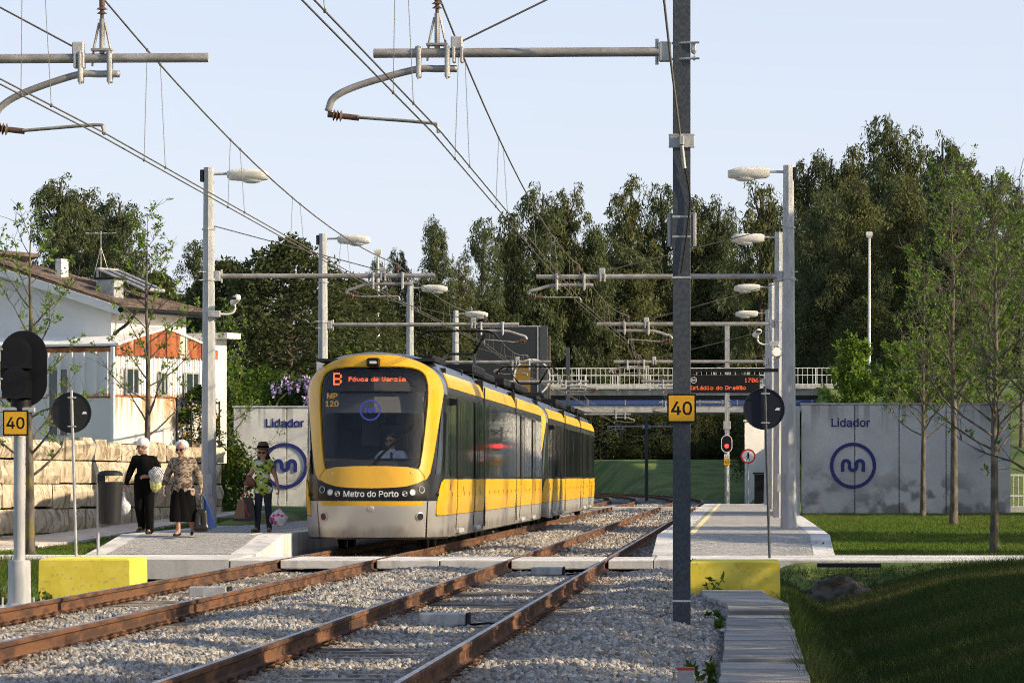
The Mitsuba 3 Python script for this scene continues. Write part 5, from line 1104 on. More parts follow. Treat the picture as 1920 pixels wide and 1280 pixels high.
F.add('jumper', fuse([bone(V3(-.10, 0, .80), .155, V3(.10, 0, .80), .155), bone(V3(-.06, 0, .82), .17, P['waist'], .18), bone(V3(.06, 0, .82), .17, P['waist'], .18), bone(P['waist'], .18, P['chest'] - [0, .03, .02], .185), bone(P['chest'] + [-.09, -.03, -.02], .135, P['chest'] + [.09, -.03, -.02], .135), bone(P['chest'] + [0, 0, .04], .125, P['neck'] - [0, 0, .03], .075)] + [bone(P['chest'] + [0, 0, .03], .12, P['sh' + s], .088) for s in 'lr'] + [bone(P['sh' + s], .088, P['el' + s], .072) for s in 'lr'] + [bone(P['el' + s], .072, P['wr' + s] + (P['el' + s] - P['wr' + s]) * .06, .045) for s in 'lr']), 'm_knit')
F.add('skirt', fuse([bone(V3(-.08, 0, .86), .15, V3(.08, 0, .86), .15), bone(V3(-.08, 0, .86), .15, V3(-.12, -.12, .32), .13), bone(V3(.08, 0, .86), .15, V3(.16, .06, .34), .13), bone(V3(-.12, -.12, .32), .12, V3(.16, .06, .34), .12), bone(V3(0, -.02, .82), .16, V3(.02, -.03, .30), .16), bone(V3(-.08, -.02, .80), .15, V3(-.10, -.10, .26), .13), bone(V3(.08, -.02, .80), .15, V3(.13, .04, .26), .13)], .03, 4, .27), 'm_cloth_black')
shoes(F, P, 'm_shoe', .85); hc = P['head']
hv = blob(hc + V3(.012, .03, .045), [.112, .108, .098], 2.0, .2); F.add('hair', hv, 'm_hairwhite')
g0 = wpt(F, P['wrr'] + V3(.01, -.01, -.10))
t = bag_thing('shoulder_bag', 'black leather bag hanging from the left hand of the white haired woman', [('bag', fuse([bone(g0 + V3(-.04, -.02, -.32), .06, g0 + V3(.05, -.02, -.32), .06), bone(g0 + V3(-.07, -.02, -.58), .075, g0 + V3(.07, -.02, -.58), .075), bone(g0 + V3(-.05, -.02, -.34), .06, g0 + V3(-.06, -.02, -.58), .07), bone(g0 + V3(.05, -.02, -.34), .06, g0 + V3(.06, -.02, -.58), .07)], .03, 5), 'm_bagblack'), ('strap', cat([tube(bend([g0 + V3(-.05, -.02, -.33), g0 + V3(-.02, -.01, -.12), g0 + V3(0, 0, .0), g0 + V3(.03, -.01, -.12), g0 + V3(.05, -.02, -.33)]), .009, 6)]), 'm_bagblack')])
bag_thing('carrier_bag', 'flat blue bag slung beside the black bag of the white haired woman', [('sack', hull([g0 + V3(.02, .03, -.03), g0 + V3(.05, .05, -.03), g0 + V3(.08, .0, -.12), g0 + V3(.12, .02, -.2), g0 + V3(.24, .04, -.52), g0 + V3(.15, .06, -.64), g0 + V3(.08, .02, -.52), g0 + V3(.10, .10, -.4)]), 'm_bagblue')])
# -- woman in a hat
F = Figure('woman in a brown hat and lime green patterned top carrying bags', -8.59, 75.9, .30, 0.0, 1.53)
P = dict(pel=V3(0, 0, .93), waist=V3(0, 0, 1.08), chest=V3(0, -.01, 1.28), neck=V3(0, -.02, 1.44), head=V3(.0, -.03, 1.565), face=V3(-.12, -1, -.08), shl=V3(-.18, 0, 1.37), shr=V3(.18, 0, 1.37), ell=V3(-.29, .02, 1.12), wrl=V3(-.37, -.08, .91), elr=V3(.26, .03, 1.11), wrr=V3(.33, -.05, .89),
         hdl=V3(-.1, -.1, -1), pml=V3(.9, -.2, 0), hdr=V3(.1, -.1, -1), pmr=V3(-.9, -.2, 0), hipl=V3(-.085, 0, .90), hipr=V3(.085, 0, .90), knl=V3(-.10, -.05, .49), knr=V3(.11, -.02, .49), anl=V3(-.12, -.03, .085), anr=V3(.13, .02, .085), toel=V3(-.20, -.15, .035), toer=V3(.13, -.13, .035), curll=1.7, curlr=1.7)
standing(F, P); face_parts(F, P['head'], P['face'])
F.add('blouse', fuse([bone(V3(-.08, 0, .84), .13, V3(.08, 0, .84), .13), bone(V3(-.05, 0, .86), .145, P['waist'] + [-.02, 0, .02], .13), bone(V3(.05, 0, .86), .145, P['waist'] + [.02, 0, .02], .13), bone(P['waist'], .135, P['chest'], .15), bone(P['chest'] + [-.085, -.03, 0], .115, P['chest'] + [.085, -.03, 0], .115), bone(P['chest'] + [-.06, 0, .06], .09, V3(-.14, 0, 1.385), .075), bone(P['chest'] + [.06, 0, .06], .09, V3(.14, 0, 1.385), .075)] + [bone(P['sh' + s], .075, P['sh' + s] * .8 + P['el' + s] * .2, .066) for s in 'lr']), 'm_blouse')
F.add('trousers', fuse([bone(P['pel'] + [-.06, 0, 0], .13, P['pel'] + [.06, 0, 0], .13)] + [bone(P['hip' + s], .108, P['kn' + s], .075) for s in 'lr'] + [bone(P['kn' + s], .075, P['an' + s], .056) for s in 'lr']), 'm_jeans')
shoes(F, P, 'm_trainer'); hc = P['head']
F.add('hair', fuse([bone(hc + V3(0, .03, .02), .098, hc + V3(.07, .08, -.12), .06), bone(hc + V3(.07, .08, -.12), .06, hc + V3(.12, .10, -.24), .03), bone(hc + V3(-.05, .03, .0), .06, hc + V3(-.075, .01, -.09), .035)], .025, 4), 'm_hairdark')
hat = F.add('hat', lathe([(0, .192), (.05, .195), (.085, .185), (.098, .14), (.112, .085), (.17, .072), (.21, .085), (.212, .078), (.17, .062), (.10, .06), (0, .07)], 28, None, hc), 'm_hat', 40); hb_ = lathe([(.111, .086), (.116, .09), (.113, .12), (.107, .122)], 28, None, hc); hb_.vertices += .14 * (hb_.vertices - F.pivot); scene[nk(hat + '__band')] = {**mikit.ply(hb_, 'm_cloth_black'), 'to_world': F.M}
F.add('necklace', tube([P['neck'] + V3(-.05, -.05, -.05), P['neck'] + V3(0, -.10, -.11), P['neck'] + V3(.05, -.05, -.05)], .005, 5), 'm_silver')
g0 = wpt(F, P['wrl'] + V3(-.01, -.02, -.10)); g1 = wpt(F, P['wrr'] + V3(.01, -.01, -.10))
bag_thing('shopping_bag', 'large tan bag with a black base, carried by the woman in the hat', [('body', hull([g0 + V3(x, y, z) for x, z in ((-.10, -.14), (.04, -.13), (-.20, -.48), (.10, -.48), (.08, -.3)) for y in (-.09, .06)]), 'm_bagtan'), ('base', hull([g0 + V3(x, y, z) for x, z in ((-.205, -.48), (.105, -.48), (-.205, -.53), (.105, -.53)) for y in (-.095, .065)]), 'm_bagblack')])
bag_thing('shopping_bag', 'black bag with red handles carried beside the tan bag by the woman in the hat', [('body', hull([g0 + V3(x, y, z) for x, z in ((.0, -.10), (.12, -.10), (.02, -.52), (.20, -.52), (.18, -.3)) for y in (-.12, .10)]), 'm_bagblack'), ('handle', cat([tube(bend([g0 + V3(-.04, -.02, -.14), g0 + V3(-.02, -.02, -.03), g0 + V3(.01, 0, .015), g0 + V3(.05, -.02, -.03), g0 + V3(.08, -.02, -.11)]), .012, 6), tube(bend([g0 + V3(.02, -.125, -.22), g0 + V3(.05, -.13, -.35), g0 + V3(.10, -.13, -.45)]), .012, 5)]), 'm_bagred')])
bag_thing('handbag', 'small brown handbag at the right elbow of the woman in the hat', [('body', fuse([bone(wpt(F, V3(-.30, -.06, 1.09)), .05, wpt(F, V3(-.22, -.08, .98)), .06), bone(wpt(F, V3(-.33, -.06, .98)), .06, wpt(F, V3(-.22, -.08, .97)), .06)], .03, 4), 'm_handbag')])
fb = blob(g1 + V3(.0, -.02, -.44), [.155, .10, .17], 4.0, .3); fb.vertices[:, :2] = (g1[:2] + [0, -.02]) + (fb.vertices[:, :2] - g1[:2] - [0, -.02]) * np.clip(.25 + (g1[2] - .26 - fb.vertices[:, 2:3]) / .22, .25, 1.05); bag_thing('fabric_bag', 'pink and white floral bag hanging from the left hand of the woman in the hat', [('body', fb, 'm_floral'), ('strap', cat([tube([g1 + V3(.0, 0, .02), g1 + V3(-.02, -.01, -.16), g1 + V3(.01, -.02, -.32)], [.014, .012, .02], 6)]), 'm_floral')])
# -- tram driver, seated behind the windscreen
F = Figure('tram driver in a pale blue shirt and dark tie, seated behind the windscreen', L_X + .24, TRAM_Y + 1.62, .62, 0.0, 1.70)
P = dict(pel=V3(0, .08, .55), waist=V3(0, .06, .70), chest=V3(0, .0, .98), neck=V3(0, -.02, 1.15), head=V3(-.02, -.05, 1.29), face=V3(-.35, -1, -.05), shl=V3(-.21, 0, 1.07), shr=V3(.21, 0, 1.07), ell=V3(-.34, -.12, .90), wrl=V3(-.40, -.40, .93), elr=V3(.33, -.08, .86), wrr=V3(.30, -.36, .90),
         hdl=V3(-.3, -1, -.1), pml=V3(0, -.2, -1), hdr=V3(0, -1, -.1), pmr=V3(0, -.2, -1), hipl=V3(-.09, .05, .52), hipr=V3(.09, .05, .52), knl=V3(-.12, -.36, .50), knr=V3(.12, -.36, .50), anl=V3(-.12, -.38, .10), anr=V3(.12, -.38, .10), toel=V3(-.12, -.52, .04), toer=V3(.12, -.52, .04))
standing(F, P); face_parts(F, P['head'], P['face'])
F.add('shirt', fuse([bone(P['pel'] + [0, 0, .1], .16, P['waist'], .155), bone(P['waist'], .155, P['chest'], .165), bone(P['chest'] + [-.10, 0, .02], .12, P['chest'] + [.10, 0, .02], .12), bone(P['chest'] + [0, 0, .05], .11, P['neck'] - [0, 0, .02], .068)] + [bone(P['chest'] + [0, 0, .04], .115, P['sh' + s], .088) for s in 'lr'] + [bone(P['sh' + s], .086, P['el' + s], .068) for s in 'lr'] + [bone(P['el' + s], .066, P['wr' + s] + (P['el' + s] - P['wr' + s]) * .1, .045) for s in 'lr']), 'm_shirt')
F.add('tie', hull([V3(x, y, z) for x, y, z in ((-.02, -.155, 1.10), (.02, -.155, 1.10), (-.035, -.185, .86), (.035, -.185, .86), (0, -.18, .8), (0, -.16, 1.12), (-.02, -.14, 1.1), (.03, -.165, .86))]), 'm_cloth_black', 30)
F.add('trousers', fuse([bone(P['pel'] + [-.06, 0, -.02], .135, P['pel'] + [.06, 0, -.02], .135)] + [bone(P['hip' + s], .115, P['kn' + s], .085) for s in 'lr'] + [bone(P['kn' + s], .085, P['an' + s], .065) for s in 'lr']), 'm_jeans'); shoes(F, P, 'm_shoe')
F.add('hair', fuse([bone(P['head'] + V3(.0, .015, .062), .096, P['head'] + V3(.015, .055, .0), .082)], .03, 3), 'm_hairbrown')
# ---------------------------------------------------------------- trees and plants
def quads(c, d, w, size, asp, col_, bend_=0.0):
    "leaf quads: centres c (n,3), long directions d, side directions w, half length size, aspect asp; two triangles each"
    n = len(c); d = d * size[:, None]; w = w * (size * asp)[:, None]
    V = np.stack([c - d, c + w * 1.0 - d * .1, c + d, c - w * 1.0 - d * .1], 1).reshape(-1, 3)
    k = np.arange(n)[:, None] * 4; F = np.concatenate([k + [0, 1, 2], k + [0, 2, 3]], 1).reshape(-1, 3)
    return V, F, np.repeat(col_, 4, 0)
def unit(g, n): v = g.normal(size=(n, 3)); return v / np.linalg.norm(v, axis=1, keepdims=True)
def perp(d, g): w = np.cross(d, unit(g, len(d))); return w / (np.linalg.norm(w, axis=1, keepdims=True) + 1e-9)
TINT = lambda g, n, a, b: np.asarray(a) + (np.asarray(b) - np.asarray(a)) * g.random((n, 1))
def dense_tree(seed, h, w, clumps, per, leaf, asp, c0, c1, droop, base=.22, point=1.3, cl=(.5, 1.15), lobes=0):
    "tall tree: trunk, limbs and a crown of many leaf clumps gathered on uneven lobes; returns trunk mesh, crown mesh, colours"
    g = np.random.default_rng(seed)
    tp = np.array([(0, 0, -1.0)] + [(.10 * w * (g.random() - .5) * k, .10 * w * (g.random() - .5) * k, h * k) for k in np.linspace(.12, .93, 6)])
    wood = [tube(bend(tp, 3), np.linspace(.016 * h, .004 * h, len(bend(tp, 3))), 7)]
    LB = []
    for i in range(lobes):          # the masses of the crown: centre and radius
        f = base + (.90 - base) * (i + .5 + .6 * (g.random() - .5)) / lobes; rel = (f - base) / (1 - base); prof = min(1, .55 + 1.6 * rel) * (1 - rel ** 1.9) ** .7
        a = i * 2.4 + g.random(); o = w * .30 * prof * (.5 + .6 * g.random()) * (i < lobes - 1)
        LB.append((o * math.cos(a), o * math.sin(a), f * h, w * (.17 + .17 * prof) * (.8 + .4 * g.random())))
    C, R = [], []
    for i in range(clumps):
        if lobes:
            lx, ly, lz, lr = LB[int(g.integers(0, lobes))]; u = unit(g, 1)[0]; rr = lr * (.45 + .55 * g.random() ** .5) * .85
            C.append((lx + u[0] * rr, ly + u[1] * rr, lz + u[2] * rr * 1.35)); R.append((cl[0] + (cl[1] - cl[0]) * g.random()) * .8)
            if i % 6 == 0: z0 = C[-1][2] - .10 * h; wood.append(tube([(0, 0, max(.5, z0)), (C[-1][0] * .5, C[-1][1] * .5, (max(.5, z0) + C[-1][2]) / 2), C[-1]], [.0055 * h, .003 * h, .0012 * h], 4, False))
            continue
        f = base + (1 - base) * g.random() ** .85; prof = (1 - ((f - base) / (1 - base)) ** point) ** .75 * min(1, .45 + 2.2 * (f - base) / (1 - base) + .25)
        a = g.random() * 6.283; rad = w / 2 * prof * (.45 + .55 * math.sqrt(g.random())) * (.75 + .5 * meshkit.noise(np.array([[math.cos(a) * 1.5 + seed, math.sin(a) * 1.5, f * 5]]))[0])
        C.append((rad * math.cos(a), rad * math.sin(a), f * h)); R.append((cl[0] + (cl[1] - cl[0]) * g.random()) * (.55 + .6 * prof))
        if i % 5 == 0: z0 = max(.1, f - .10) * h; wood.append(tube([(0, 0, z0), (rad * .5 * math.cos(a), rad * .5 * math.sin(a), (z0 + f * h) / 2), C[-1]], [.0055 * h, .003 * h, .0012 * h], 4, False))
    C, R = np.array(C), np.array(R); n = clumps * per
    ci = np.repeat(np.arange(clumps), per); u = unit(g, n) * (g.random((n, 1)) ** .4)
    c = C[ci] + u * R[ci][:, None] * np.array([1, 1, .85 + .5 * droop]); d = unit(g, n) * (1 - droop) + np.array([0, 0, -1.0]) * droop + u * .3; d /= np.linalg.norm(d, axis=1, keepdims=True)
    tint = TINT(g, n, c0, c1) * (.75 + .5 * g.random(clumps))[ci][:, None]
    V, F, K = quads(c, d, perp(d, g), leaf * (.6 + .8 * g.random(n)), asp, tint)
    return cat(wood), trimesh.Trimesh(V, F, process=False), K
TOP = {}
def group_of(name, tm, crown, K, bark='m_eucbark'):
    TOP[name] = float(np.percentile(crown.vertices[:, 2], 99.7))
    scene[name] = {'type': 'shapegroup', 'trunk': mikit.ply(tm, bark, smooth=True), 'crown': mikit.ply(crown, 'm_leaf', color=K)}
EUC = []
for i in range(6):
    tm, cm, K = dense_tree(40 + i, 20, 5.2 + .8 * (i % 3), 270, 54, .175, .26, ((.065, .088, .042), (.080, .094, .040))[i % 2], ((.185, .215, .105), (.215, .228, .098))[i % 2], .55, .24 + .03 * (i % 2), cl=(.45, .95), lobes=12 + i % 3)
    group_of(f'euc_{i}', tm, cm, K); EUC.append(f'euc_{i}')
BRD = []
for i in range(3):
    tm, cm, K = dense_tree(60 + i, 8, 6.5, 280, 60, .105, .45, (.050, .066, .028), (.115, .135, .055), .15, .08, 2.6, (.5, .95))
    group_of(f'broad_{i}', tm, cm, K); BRD.append(f'broad_{i}')
BSH = []
for i in range(3):
    tm, cm, K = dense_tree(70 + i, 3, 3.4, 120, 42, .085, .5, ((.040, .075, .014), (.05, .085, .016), (.028, .042, .016))[i], ((.11, .17, .035), (.13, .19, .04), (.06, .08, .03))[i], .1, .03, 2.8, (.35, .65))
    group_of(f'bush_{i}', tm, cm, K, 'm_bark'); BSH.append(f'bush_{i}')
def plant(name, sg, x, y, z, h, h0, label, category='tree', group=None, wide=1.0, rot=None):
    k = nk(name); g = (hash((round(x * 10), round(y * 10))) % 360) if rot is None else rot; s = h / TOP[sg]
    scene[k] = {'type': 'instance', 'shapegroup': {'type': 'ref', 'id': sg}, 'to_world': T().translate([x, y, z]).rotate([0, 0, 1], float(g)).scale([s * wide, s * wide, s])}
    labels[k] = {'label': label, 'category': category}
    if group: labels[k]['group'] = group
gz = lambda x, y: float(terrain(x, y))
# skyline trees: x, y, height of the top, width factor
LEFT = [(-30.5, 188.6, 14.8), (-30.0, 193.6, 14.6), (-27.0, 183.8, 13.6), (-28.3, 188, 12.9), (-25.6, 198.9, 12.6), (-26.6, 190, 10.7), (-24.6, 194, 10.2)]
for i, (x, y, zt) in enumerate(LEFT): plant('eucalyptus_tree', EUC[i % 6], x, y, gz(x, y) - .3, zt - gz(x, y), 18.6, f'tall grey green tree behind the white house, number {i + 1} counted from the left' if 0 else ('tall grey green eucalyptus tree behind the roof of the white house' if i < 4 else 'lower eucalyptus tree behind the left lamp pole'), group='eucalyptus trees behind the house' if i < 4 else 'eucalyptus trees behind the left lamp pole', wide=1.25)
MIDT = [(-25.5, 299, 16.8), (-24.4, 300, 17.5), (-21.6, 299, 19.6), (-20.7, 309, 17.4), (-19.6, 319, 20.8), (-18.0, 329, 21.7), (-15.5, 329, 23.6), (-13.6, 330, 23.7), (-11.4, 329, 21), (-9.2, 340, 25.1), (-6.4, 340, 24.6), (-4.1, 340, 23.6), (-1.9, 340, 23.4), (1.1, 300, 22.0), (2.4, 301, 19.9), (-23, 310, 15), (-17, 345, 19), (-8, 352, 20), (-12, 350, 19), (-3, 352, 19), (-27.5, 305, 13)]
MIDT = [(x, y, zt) if y < 320 else (1.3 * x, 1.3 * y, 1.28 + 1.3 * (zt - 1.28)) for x, y, zt in MIDT]      # those beyond the bend stand on the bank past it
for i, (x, y, zt) in enumerate(MIDT): plant('eucalyptus_tree', EUC[(i * 5 + 2) % 6], x, y, gz(x, y) - .3, (zt - gz(x, y)), 18.6, 'tall eucalyptus tree in the dark row behind the overbridge and the tram', group='eucalyptus trees behind the overbridge', wide=.86)
RIGHT = [(4.0, 270.6, 21.6), (5.4, 270.7, 21.9), (6.9, 270.8, 22.4), (8.6, 265.9, 23.8), (10.1, 266, 23.0), (12.1, 261, 22.1), (13.7, 266, 21.3), (14.5, 251, 19.4), (15.3, 241, 17.8), (16.9, 241, 18.2), (4.6, 262, 17.5), (7.4, 258, 18), (9.6, 256, 17), (11.6, 252, 16.5), (5.8, 252, 14), (8.2, 250, 13.5), (13.3, 246, 15), (10.5, 247, 12), (15.8, 234, 14), (18.5, 246, 17), (3.2, 278, 18), (14.2, 236, 12)]
for i, (x, y, zt) in enumerate(RIGHT): plant('eucalyptus_tree', EUC[(i * 7 + 1) % 6], x, y, gz(x, y) - .3, (zt - gz(x, y)), 18.6, 'tall eucalyptus tree in the dense wood on the rise at the right', group='eucalyptus trees on the rise at the right', wide=.9)
g = np.random.default_rng(77)
for i in range(16): x, y = 4.3 + 12.5 * (i + g.random()) / 16, 250 + 26 * g.random(); zt = float(np.interp(x, [4, 8.6, 12, 17], [19.5, 20.5, 19, 15.5])) - 2.5 * g.random(); plant('eucalyptus_tree', EUC[(i * 5 + 3) % 6], x, y, gz(x, y) - .3, zt - gz(x, y), 18.6, 'tall eucalyptus tree in the dense wood on the rise at the right', group='eucalyptus trees on the rise at the right', wide=1.15)
for i in range(30): x, y = -26 + 27.5 * (i + g.random()) / 30, 300 + 48 * g.random(); zt = float(np.interp(x, [-26, -20, -15, -9, 1.5], [13.5, 15.5, 18.5, 20, 19])) - 3 * g.random(); k_ = 1 if x < -20 else (430 + 20 * g.random()) / y; x, y, zt = x * k_, y * k_, 1.28 + (zt - 1.28) * k_; plant('eucalyptus_tree', EUC[(i * 5 + 1) % 6], x, y, gz(x, y) - .3, zt - gz(x, y), 18.6, 'tall eucalyptus tree in the dark row behind the overbridge and the tram', group='eucalyptus trees behind the overbridge', wide=1.4)
for i in range(10): x, y = 4.2 + 1.1 * i, 350 + (i * 17 % 50); plant('eucalyptus_tree', EUC[i % 6], x, y, gz(x, y) - .3, 15, 18.6, 'tall eucalyptus tree in the dense wood on the rise at the right', group='eucalyptus trees on the rise at the right', wide=1.5)
# lower, dark growth that closes the wood below the crowns
UND = [(x, y, h) for x, y, h in [(-30, 290, 8), (-26, 292, 8), (-22, 296, 8.5), (-19, 314, 9), (-19, 330, 9), (-22, 335, 8), (2.5, 292, 8), (4.5, 252, 6), (7, 246, 6), (9.5, 243, 6), (12, 240, 5.5), (14.5, 232, 5), (17, 230, 5.5), (6, 262, 9), (10, 262, 9), (13, 258, 9), (3, 268, 8)]]
for i, (x, y, h) in enumerate(UND): plant('understorey_tree', BRD[i % 3], x, y, gz(x, y) - .4, h, 7.6, 'low dark leafy tree at the foot of the eucalyptus wood', group='low trees at the foot of the wood')
for i in range(14): x, y = -19 + 1.6 * i, 422 + (i % 3) * 4; plant('understorey_tree', BRD[i % 3], x, y, gz(x, y) - .5, 6.5 + (i * 5 % 4) * .7, 7.6, 'low dark leafy tree at the foot of the eucalyptus wood', group='low trees at the foot of the wood')
FAR = [(-22 + 3.1 * i, 452 + (i % 3) * 5 + 4, 10 + ((i * 7) % 4)) for i in range(0)]
for i, (x, y, h) in enumerate(FAR): plant('eucalyptus_tree', EUC[(i * 3) % 6], x, y, gz(x, y) - .4, h, 18.6, 'far dark tree seen under the overbridge', group='far trees seen under the overbridge', wide=1.2)
for i in range(22): x, y = -26 + 2.0 * i, 432 + (i % 3) * 6; plant('understorey_tree', BRD[i % 3], x, y, gz(x, y) - 1.2, 11 + (i * 5 % 4), 7.6, 'far dark bush seen under the overbridge', group='far bushes seen under the overbridge')
# big round dark tree and the hedge left of the tram
for i, (x, y, h, lab) in enumerate([(-18.0, 169, 8.6, 'large round dark green tree between the first two left lamp poles'), (-21.0, 172, 7.6, 'dark round tree to the left of the large round one, behind the camera pole'), (-24.5, 176, 6.9, 'dark bushy tree behind the right end of the house roof'), (-16.3, 178, 6.8, 'round grey green tree behind the second left lamp pole')]):
    plant('round_tree', BRD[i % 3], x, y, gz(x, y) - .3, h - .2, 7.6, lab, wide=1.0 if i else 1.15)
HEDGE = [(-17.9, 137, 3.2), (-16.9, 136, 2.8), (-16.1, 138, 2.6), (-15.2, 137, 2.5), (-14.4, 138, 2.4), (-19.2, 139, 3.6), (-16.4, 146, 3.4), (-15.3, 150, 3.8), (-14.4, 160, 4.6), (-13.4, 165, 4.4), (-12.6, 168, 4.2), (-15.6, 168, 4.4), (-11.6, 172, 4.0), (-13.6, 172, 4.5), (-18.2, 144, 4)]
for i, (x, y, h) in enumerate(HEDGE): plant('shrub', BSH[i % 2], x, y, gz(x, y) - .15, h, 2.85, 'fresh green shrub in the hedge between the house and the tram', 'shrub', 'shrubs in the hedge left of the tram', 1.1)
for i, (x, y, h) in enumerate([(-13.2, 96.5, 2.2), (-12.4, 99, 2.0), (-14.3, 101, 2.6), (-13.6, 106, 2.4)]): plant('shrub', BSH[i % 2], x, y, gz(x, y) - .1, h, 2.85, 'dark green garden shrub behind the iron railing', 'shrub', 'garden shrubs behind the iron railing')
tm, cm, K = dense_tree(90, 2.6, 1.7, 60, 60, .06, .5, (.025, .045, .012), (.06, .095, .022), .1, .1, 2.5, (.22, .4)); t = thing('orange_tree', 'orange tree with small yellow fruit behind the iron railing', 'tree', None)
TM = T().translate([-12.05, 93.9, 1.65]).scale(.62); scene[t + '__trunk'] = {**mikit.ply(tm, 'm_bark', smooth=True), 'to_world': TM}; scene[t + '__crown'] = {**mikit.ply(cm, 'm_leaf', color=K), 'to_world': TM}
g = np.random.default_rng(4)
mat('m_orange', (.70, .36, .03), .5)
for i in range(22): p = unit(g, 1)[0] * [.75, .75, .85]; scene[nk(t + '__fruit')] = {**mikit.ply(trimesh.creation.icosphere(1, .045), 'm_orange', smooth=True), 'to_world': T().translate([-12.05 + .62 * p[0], 93.9 + .62 * p[1], 2.55 + .62 * p[2]])}
# wisteria: lilac flower trusses hanging over the left station wall
t = thing('wisteria', 'lilac flowering wisteria hanging over the wall beside the tram roof', 'climbing plant', None)
g = np.random.default_rng(12); tr = []
for k in range(120):
    x = (-11.4 - abs(g.normal()) * .55) if k < 84 else -13.6 + 2.2 * g.random(); y = 121 + g.random() * 1.2; z = (3.15 + 1.05 * g.random()) if k < 84 else 3.9 + .35 * g.random()
    n = 30; f = g.random(n); a = g.random(n) * 6.28; rr = .09 * (1 - f * .8); tr.append(np.c_[x + rr * np.cos(a), y + rr * np.sin(a), z - .38 * f])
tr = np.vstack(tr); d = unit(g, len(tr)); V, F, K = quads(tr, d, perp(d, g), np.full(len(tr), .045), .8, TINT(g, len(tr), (.36, .25, .50), (.62, .52, .74)))
part(t, 'blossom', trimesh.Trimesh(V, F, process=False), 'm_vertex', color=K)
c = np.c_[-13.8 + 3.2 * g.random(7000), 121.4 + 1.6 * g.random(7000), 2.4 + 1.75 * g.random(7000) ** .8]; d = unit(g, len(c)); V, F, K = quads(c, d, perp(d, g), .05 + .05 * g.random(len(c)), .5, TINT(g, len(c), (.035, .065, .014), (.09, .14, .03))); part(t, 'foliage', trimesh.Trimesh(V, F, process=False), 'm_leaf', color=K)
part(t, 'stem', cat([tube(bend([(x, 121.6, .2), (x + .1, 121.5, 1.6), (x - .2, 121.4, 3.2), (x + .4, 121.3, 3.9)]), .03, 6) for x in (-13.2, -12.2, -11.5)]), 'm_bark', True)

def young_tree(label, x, y, z, h, seed, leaves=2600, r=.10, spread=1.9, lsize=.034, c0=(.10, .17, .03), c1=(.24, .36, .07), first=.28, limbs=26, group=None, name='young_tree', leaf_scale=1.0):
    "slender young tree in spring: trunk, real limbs and twigs, small bright leaves along the twigs"
    g = np.random.default_rng(seed); t = thing(name, label, 'tree', group)
    tp = bend(np.array([(0, 0, -.15)] + [((g.random() - .5) * .10 * k * h / 6, (g.random() - .5) * .10 * k * h / 6, h * k) for k in np.linspace(.2, 1, 6)]), 4)
    trad = lambda f: r * np.clip(1 - f, .04, 1) ** .8
    part(t, 'trunk', tube(tp, [trad(max(0, q[2] / h)) * (1 + .35 * math.exp(-max(q[2], 0) * 7)) for q in tp], 10), 'm_bark', True)
    br, nodes = [], []
    for i in range(limbs):
        f = first + (.97 - first) * (i + g.random()) / limbs; b = np.array([np.interp(f * h, tp[:, 2], tp[:, c]) for c in range(3)])
        a = i * 2.4 + g.random(); L = spread * (1 - f) ** .62 * (.65 + .5 * g.random()) + .25; up = .55 + .5 * f
        d = np.array([math.cos(a), math.sin(a), up]); d /= np.linalg.norm(d); pts = [b]
        for s in range(5): d = d + g.normal(size=3) * .13 + [0, 0, .05]; d /= np.linalg.norm(d); pts.append(pts[-1] + d * L / 5)
        pts = np.array(pts); br.append(tube(pts, np.linspace(trad(f) * .32 + .004, .003, 6), 6, False))
        for s in range(2, 6):
            for k in range(3):
                e = d * .5 + unit(g, 1)[0] * .8 + [0, 0, .35]; e /= np.linalg.norm(e); l = (.18 + .34 * g.random()) * spread / 1.9 * (1.15 - .5 * f); p0 = pts[s]; p1 = p0 + e * l * .55; p2 = p1 + (e + g.normal(size=3) * .3) * l * .45
                br.append(tube([p0, p1, p2], [.0055, .004, .0025], 4, False)); nodes += [p1, p2, p0 * .5 + p1 * .5]
    part(t, 'branch', cat(br), 'm_twig', True)
    nodes = np.array(nodes); ci = g.integers(0, len(nodes), max(1, leaves // 7)); ci = np.repeat(ci, 7); n = len(ci)
    u = unit(g, n); c = nodes[ci] + u * (.035 + .04 * g.random((n, 1))) * leaf_scale; d = u + [0, 0, .2]; d /= np.linalg.norm(d, axis=1, keepdims=True)
    V, F, K = quads(c, d, perp(d, g), lsize * (.7 + .7 * g.random(n)), .55, TINT(g, n, c0, c1)); part(t, 'crown', trimesh.Trimesh(V, F, process=False), 'm_leaf', color=K)
    M = T().translate([x, y, z])
    for k in list(scene):
        if k.startswith(t + '__'): scene[k] = {**scene[k], 'to_world': M}
    return t
def spring(label, x, y, h, seed, **kw): return young_tree(label, x, y, gz(x, y), h, seed, **kw)
spring('leafy young tree at the left edge, beside the signal post', -11.8, 70.0, 5.6, 1, leaves=1500, r=.085, spread=1.7, first=.22, limbs=22)
spring('young tree with sparse fresh leaves in front of the house, behind the man in black', -12.3, 87.5, 6.0, 2, leaves=1700, r=.075, spread=1.6, first=.22, limbs=24)
spring('young tree with sparse fresh leaves behind the nearest left lamp pole', -12.2, 99.5, 4.6, 3, leaves=1800, r=.06, spread=1.7, first=.15, limbs=24)
DK = dict(c0=(.08, .14, .024), c1=(.22, .34, .065))
spring('young tree with the thinnest trunk on the right lawn, farthest of its row', 4.46, 107.2, 6.2, 4, leaves=2600, r=.075, spread=1.9, lsize=.036, first=.30, limbs=44, **DK)
spring('middle young tree of the row on the right lawn', 4.46, 91.4, 7.7, 5, leaves=3300, r=.09, spread=2.2, lsize=.034, first=.30, limbs=46, **DK)
spring('nearest young tree on the right lawn, its dark trunk close to the right edge', 4.30, 73.8, 6.2, 6, leaves=2500, r=.08, spread=2.2, lsize=.030, first=.26, limbs=48, **DK)
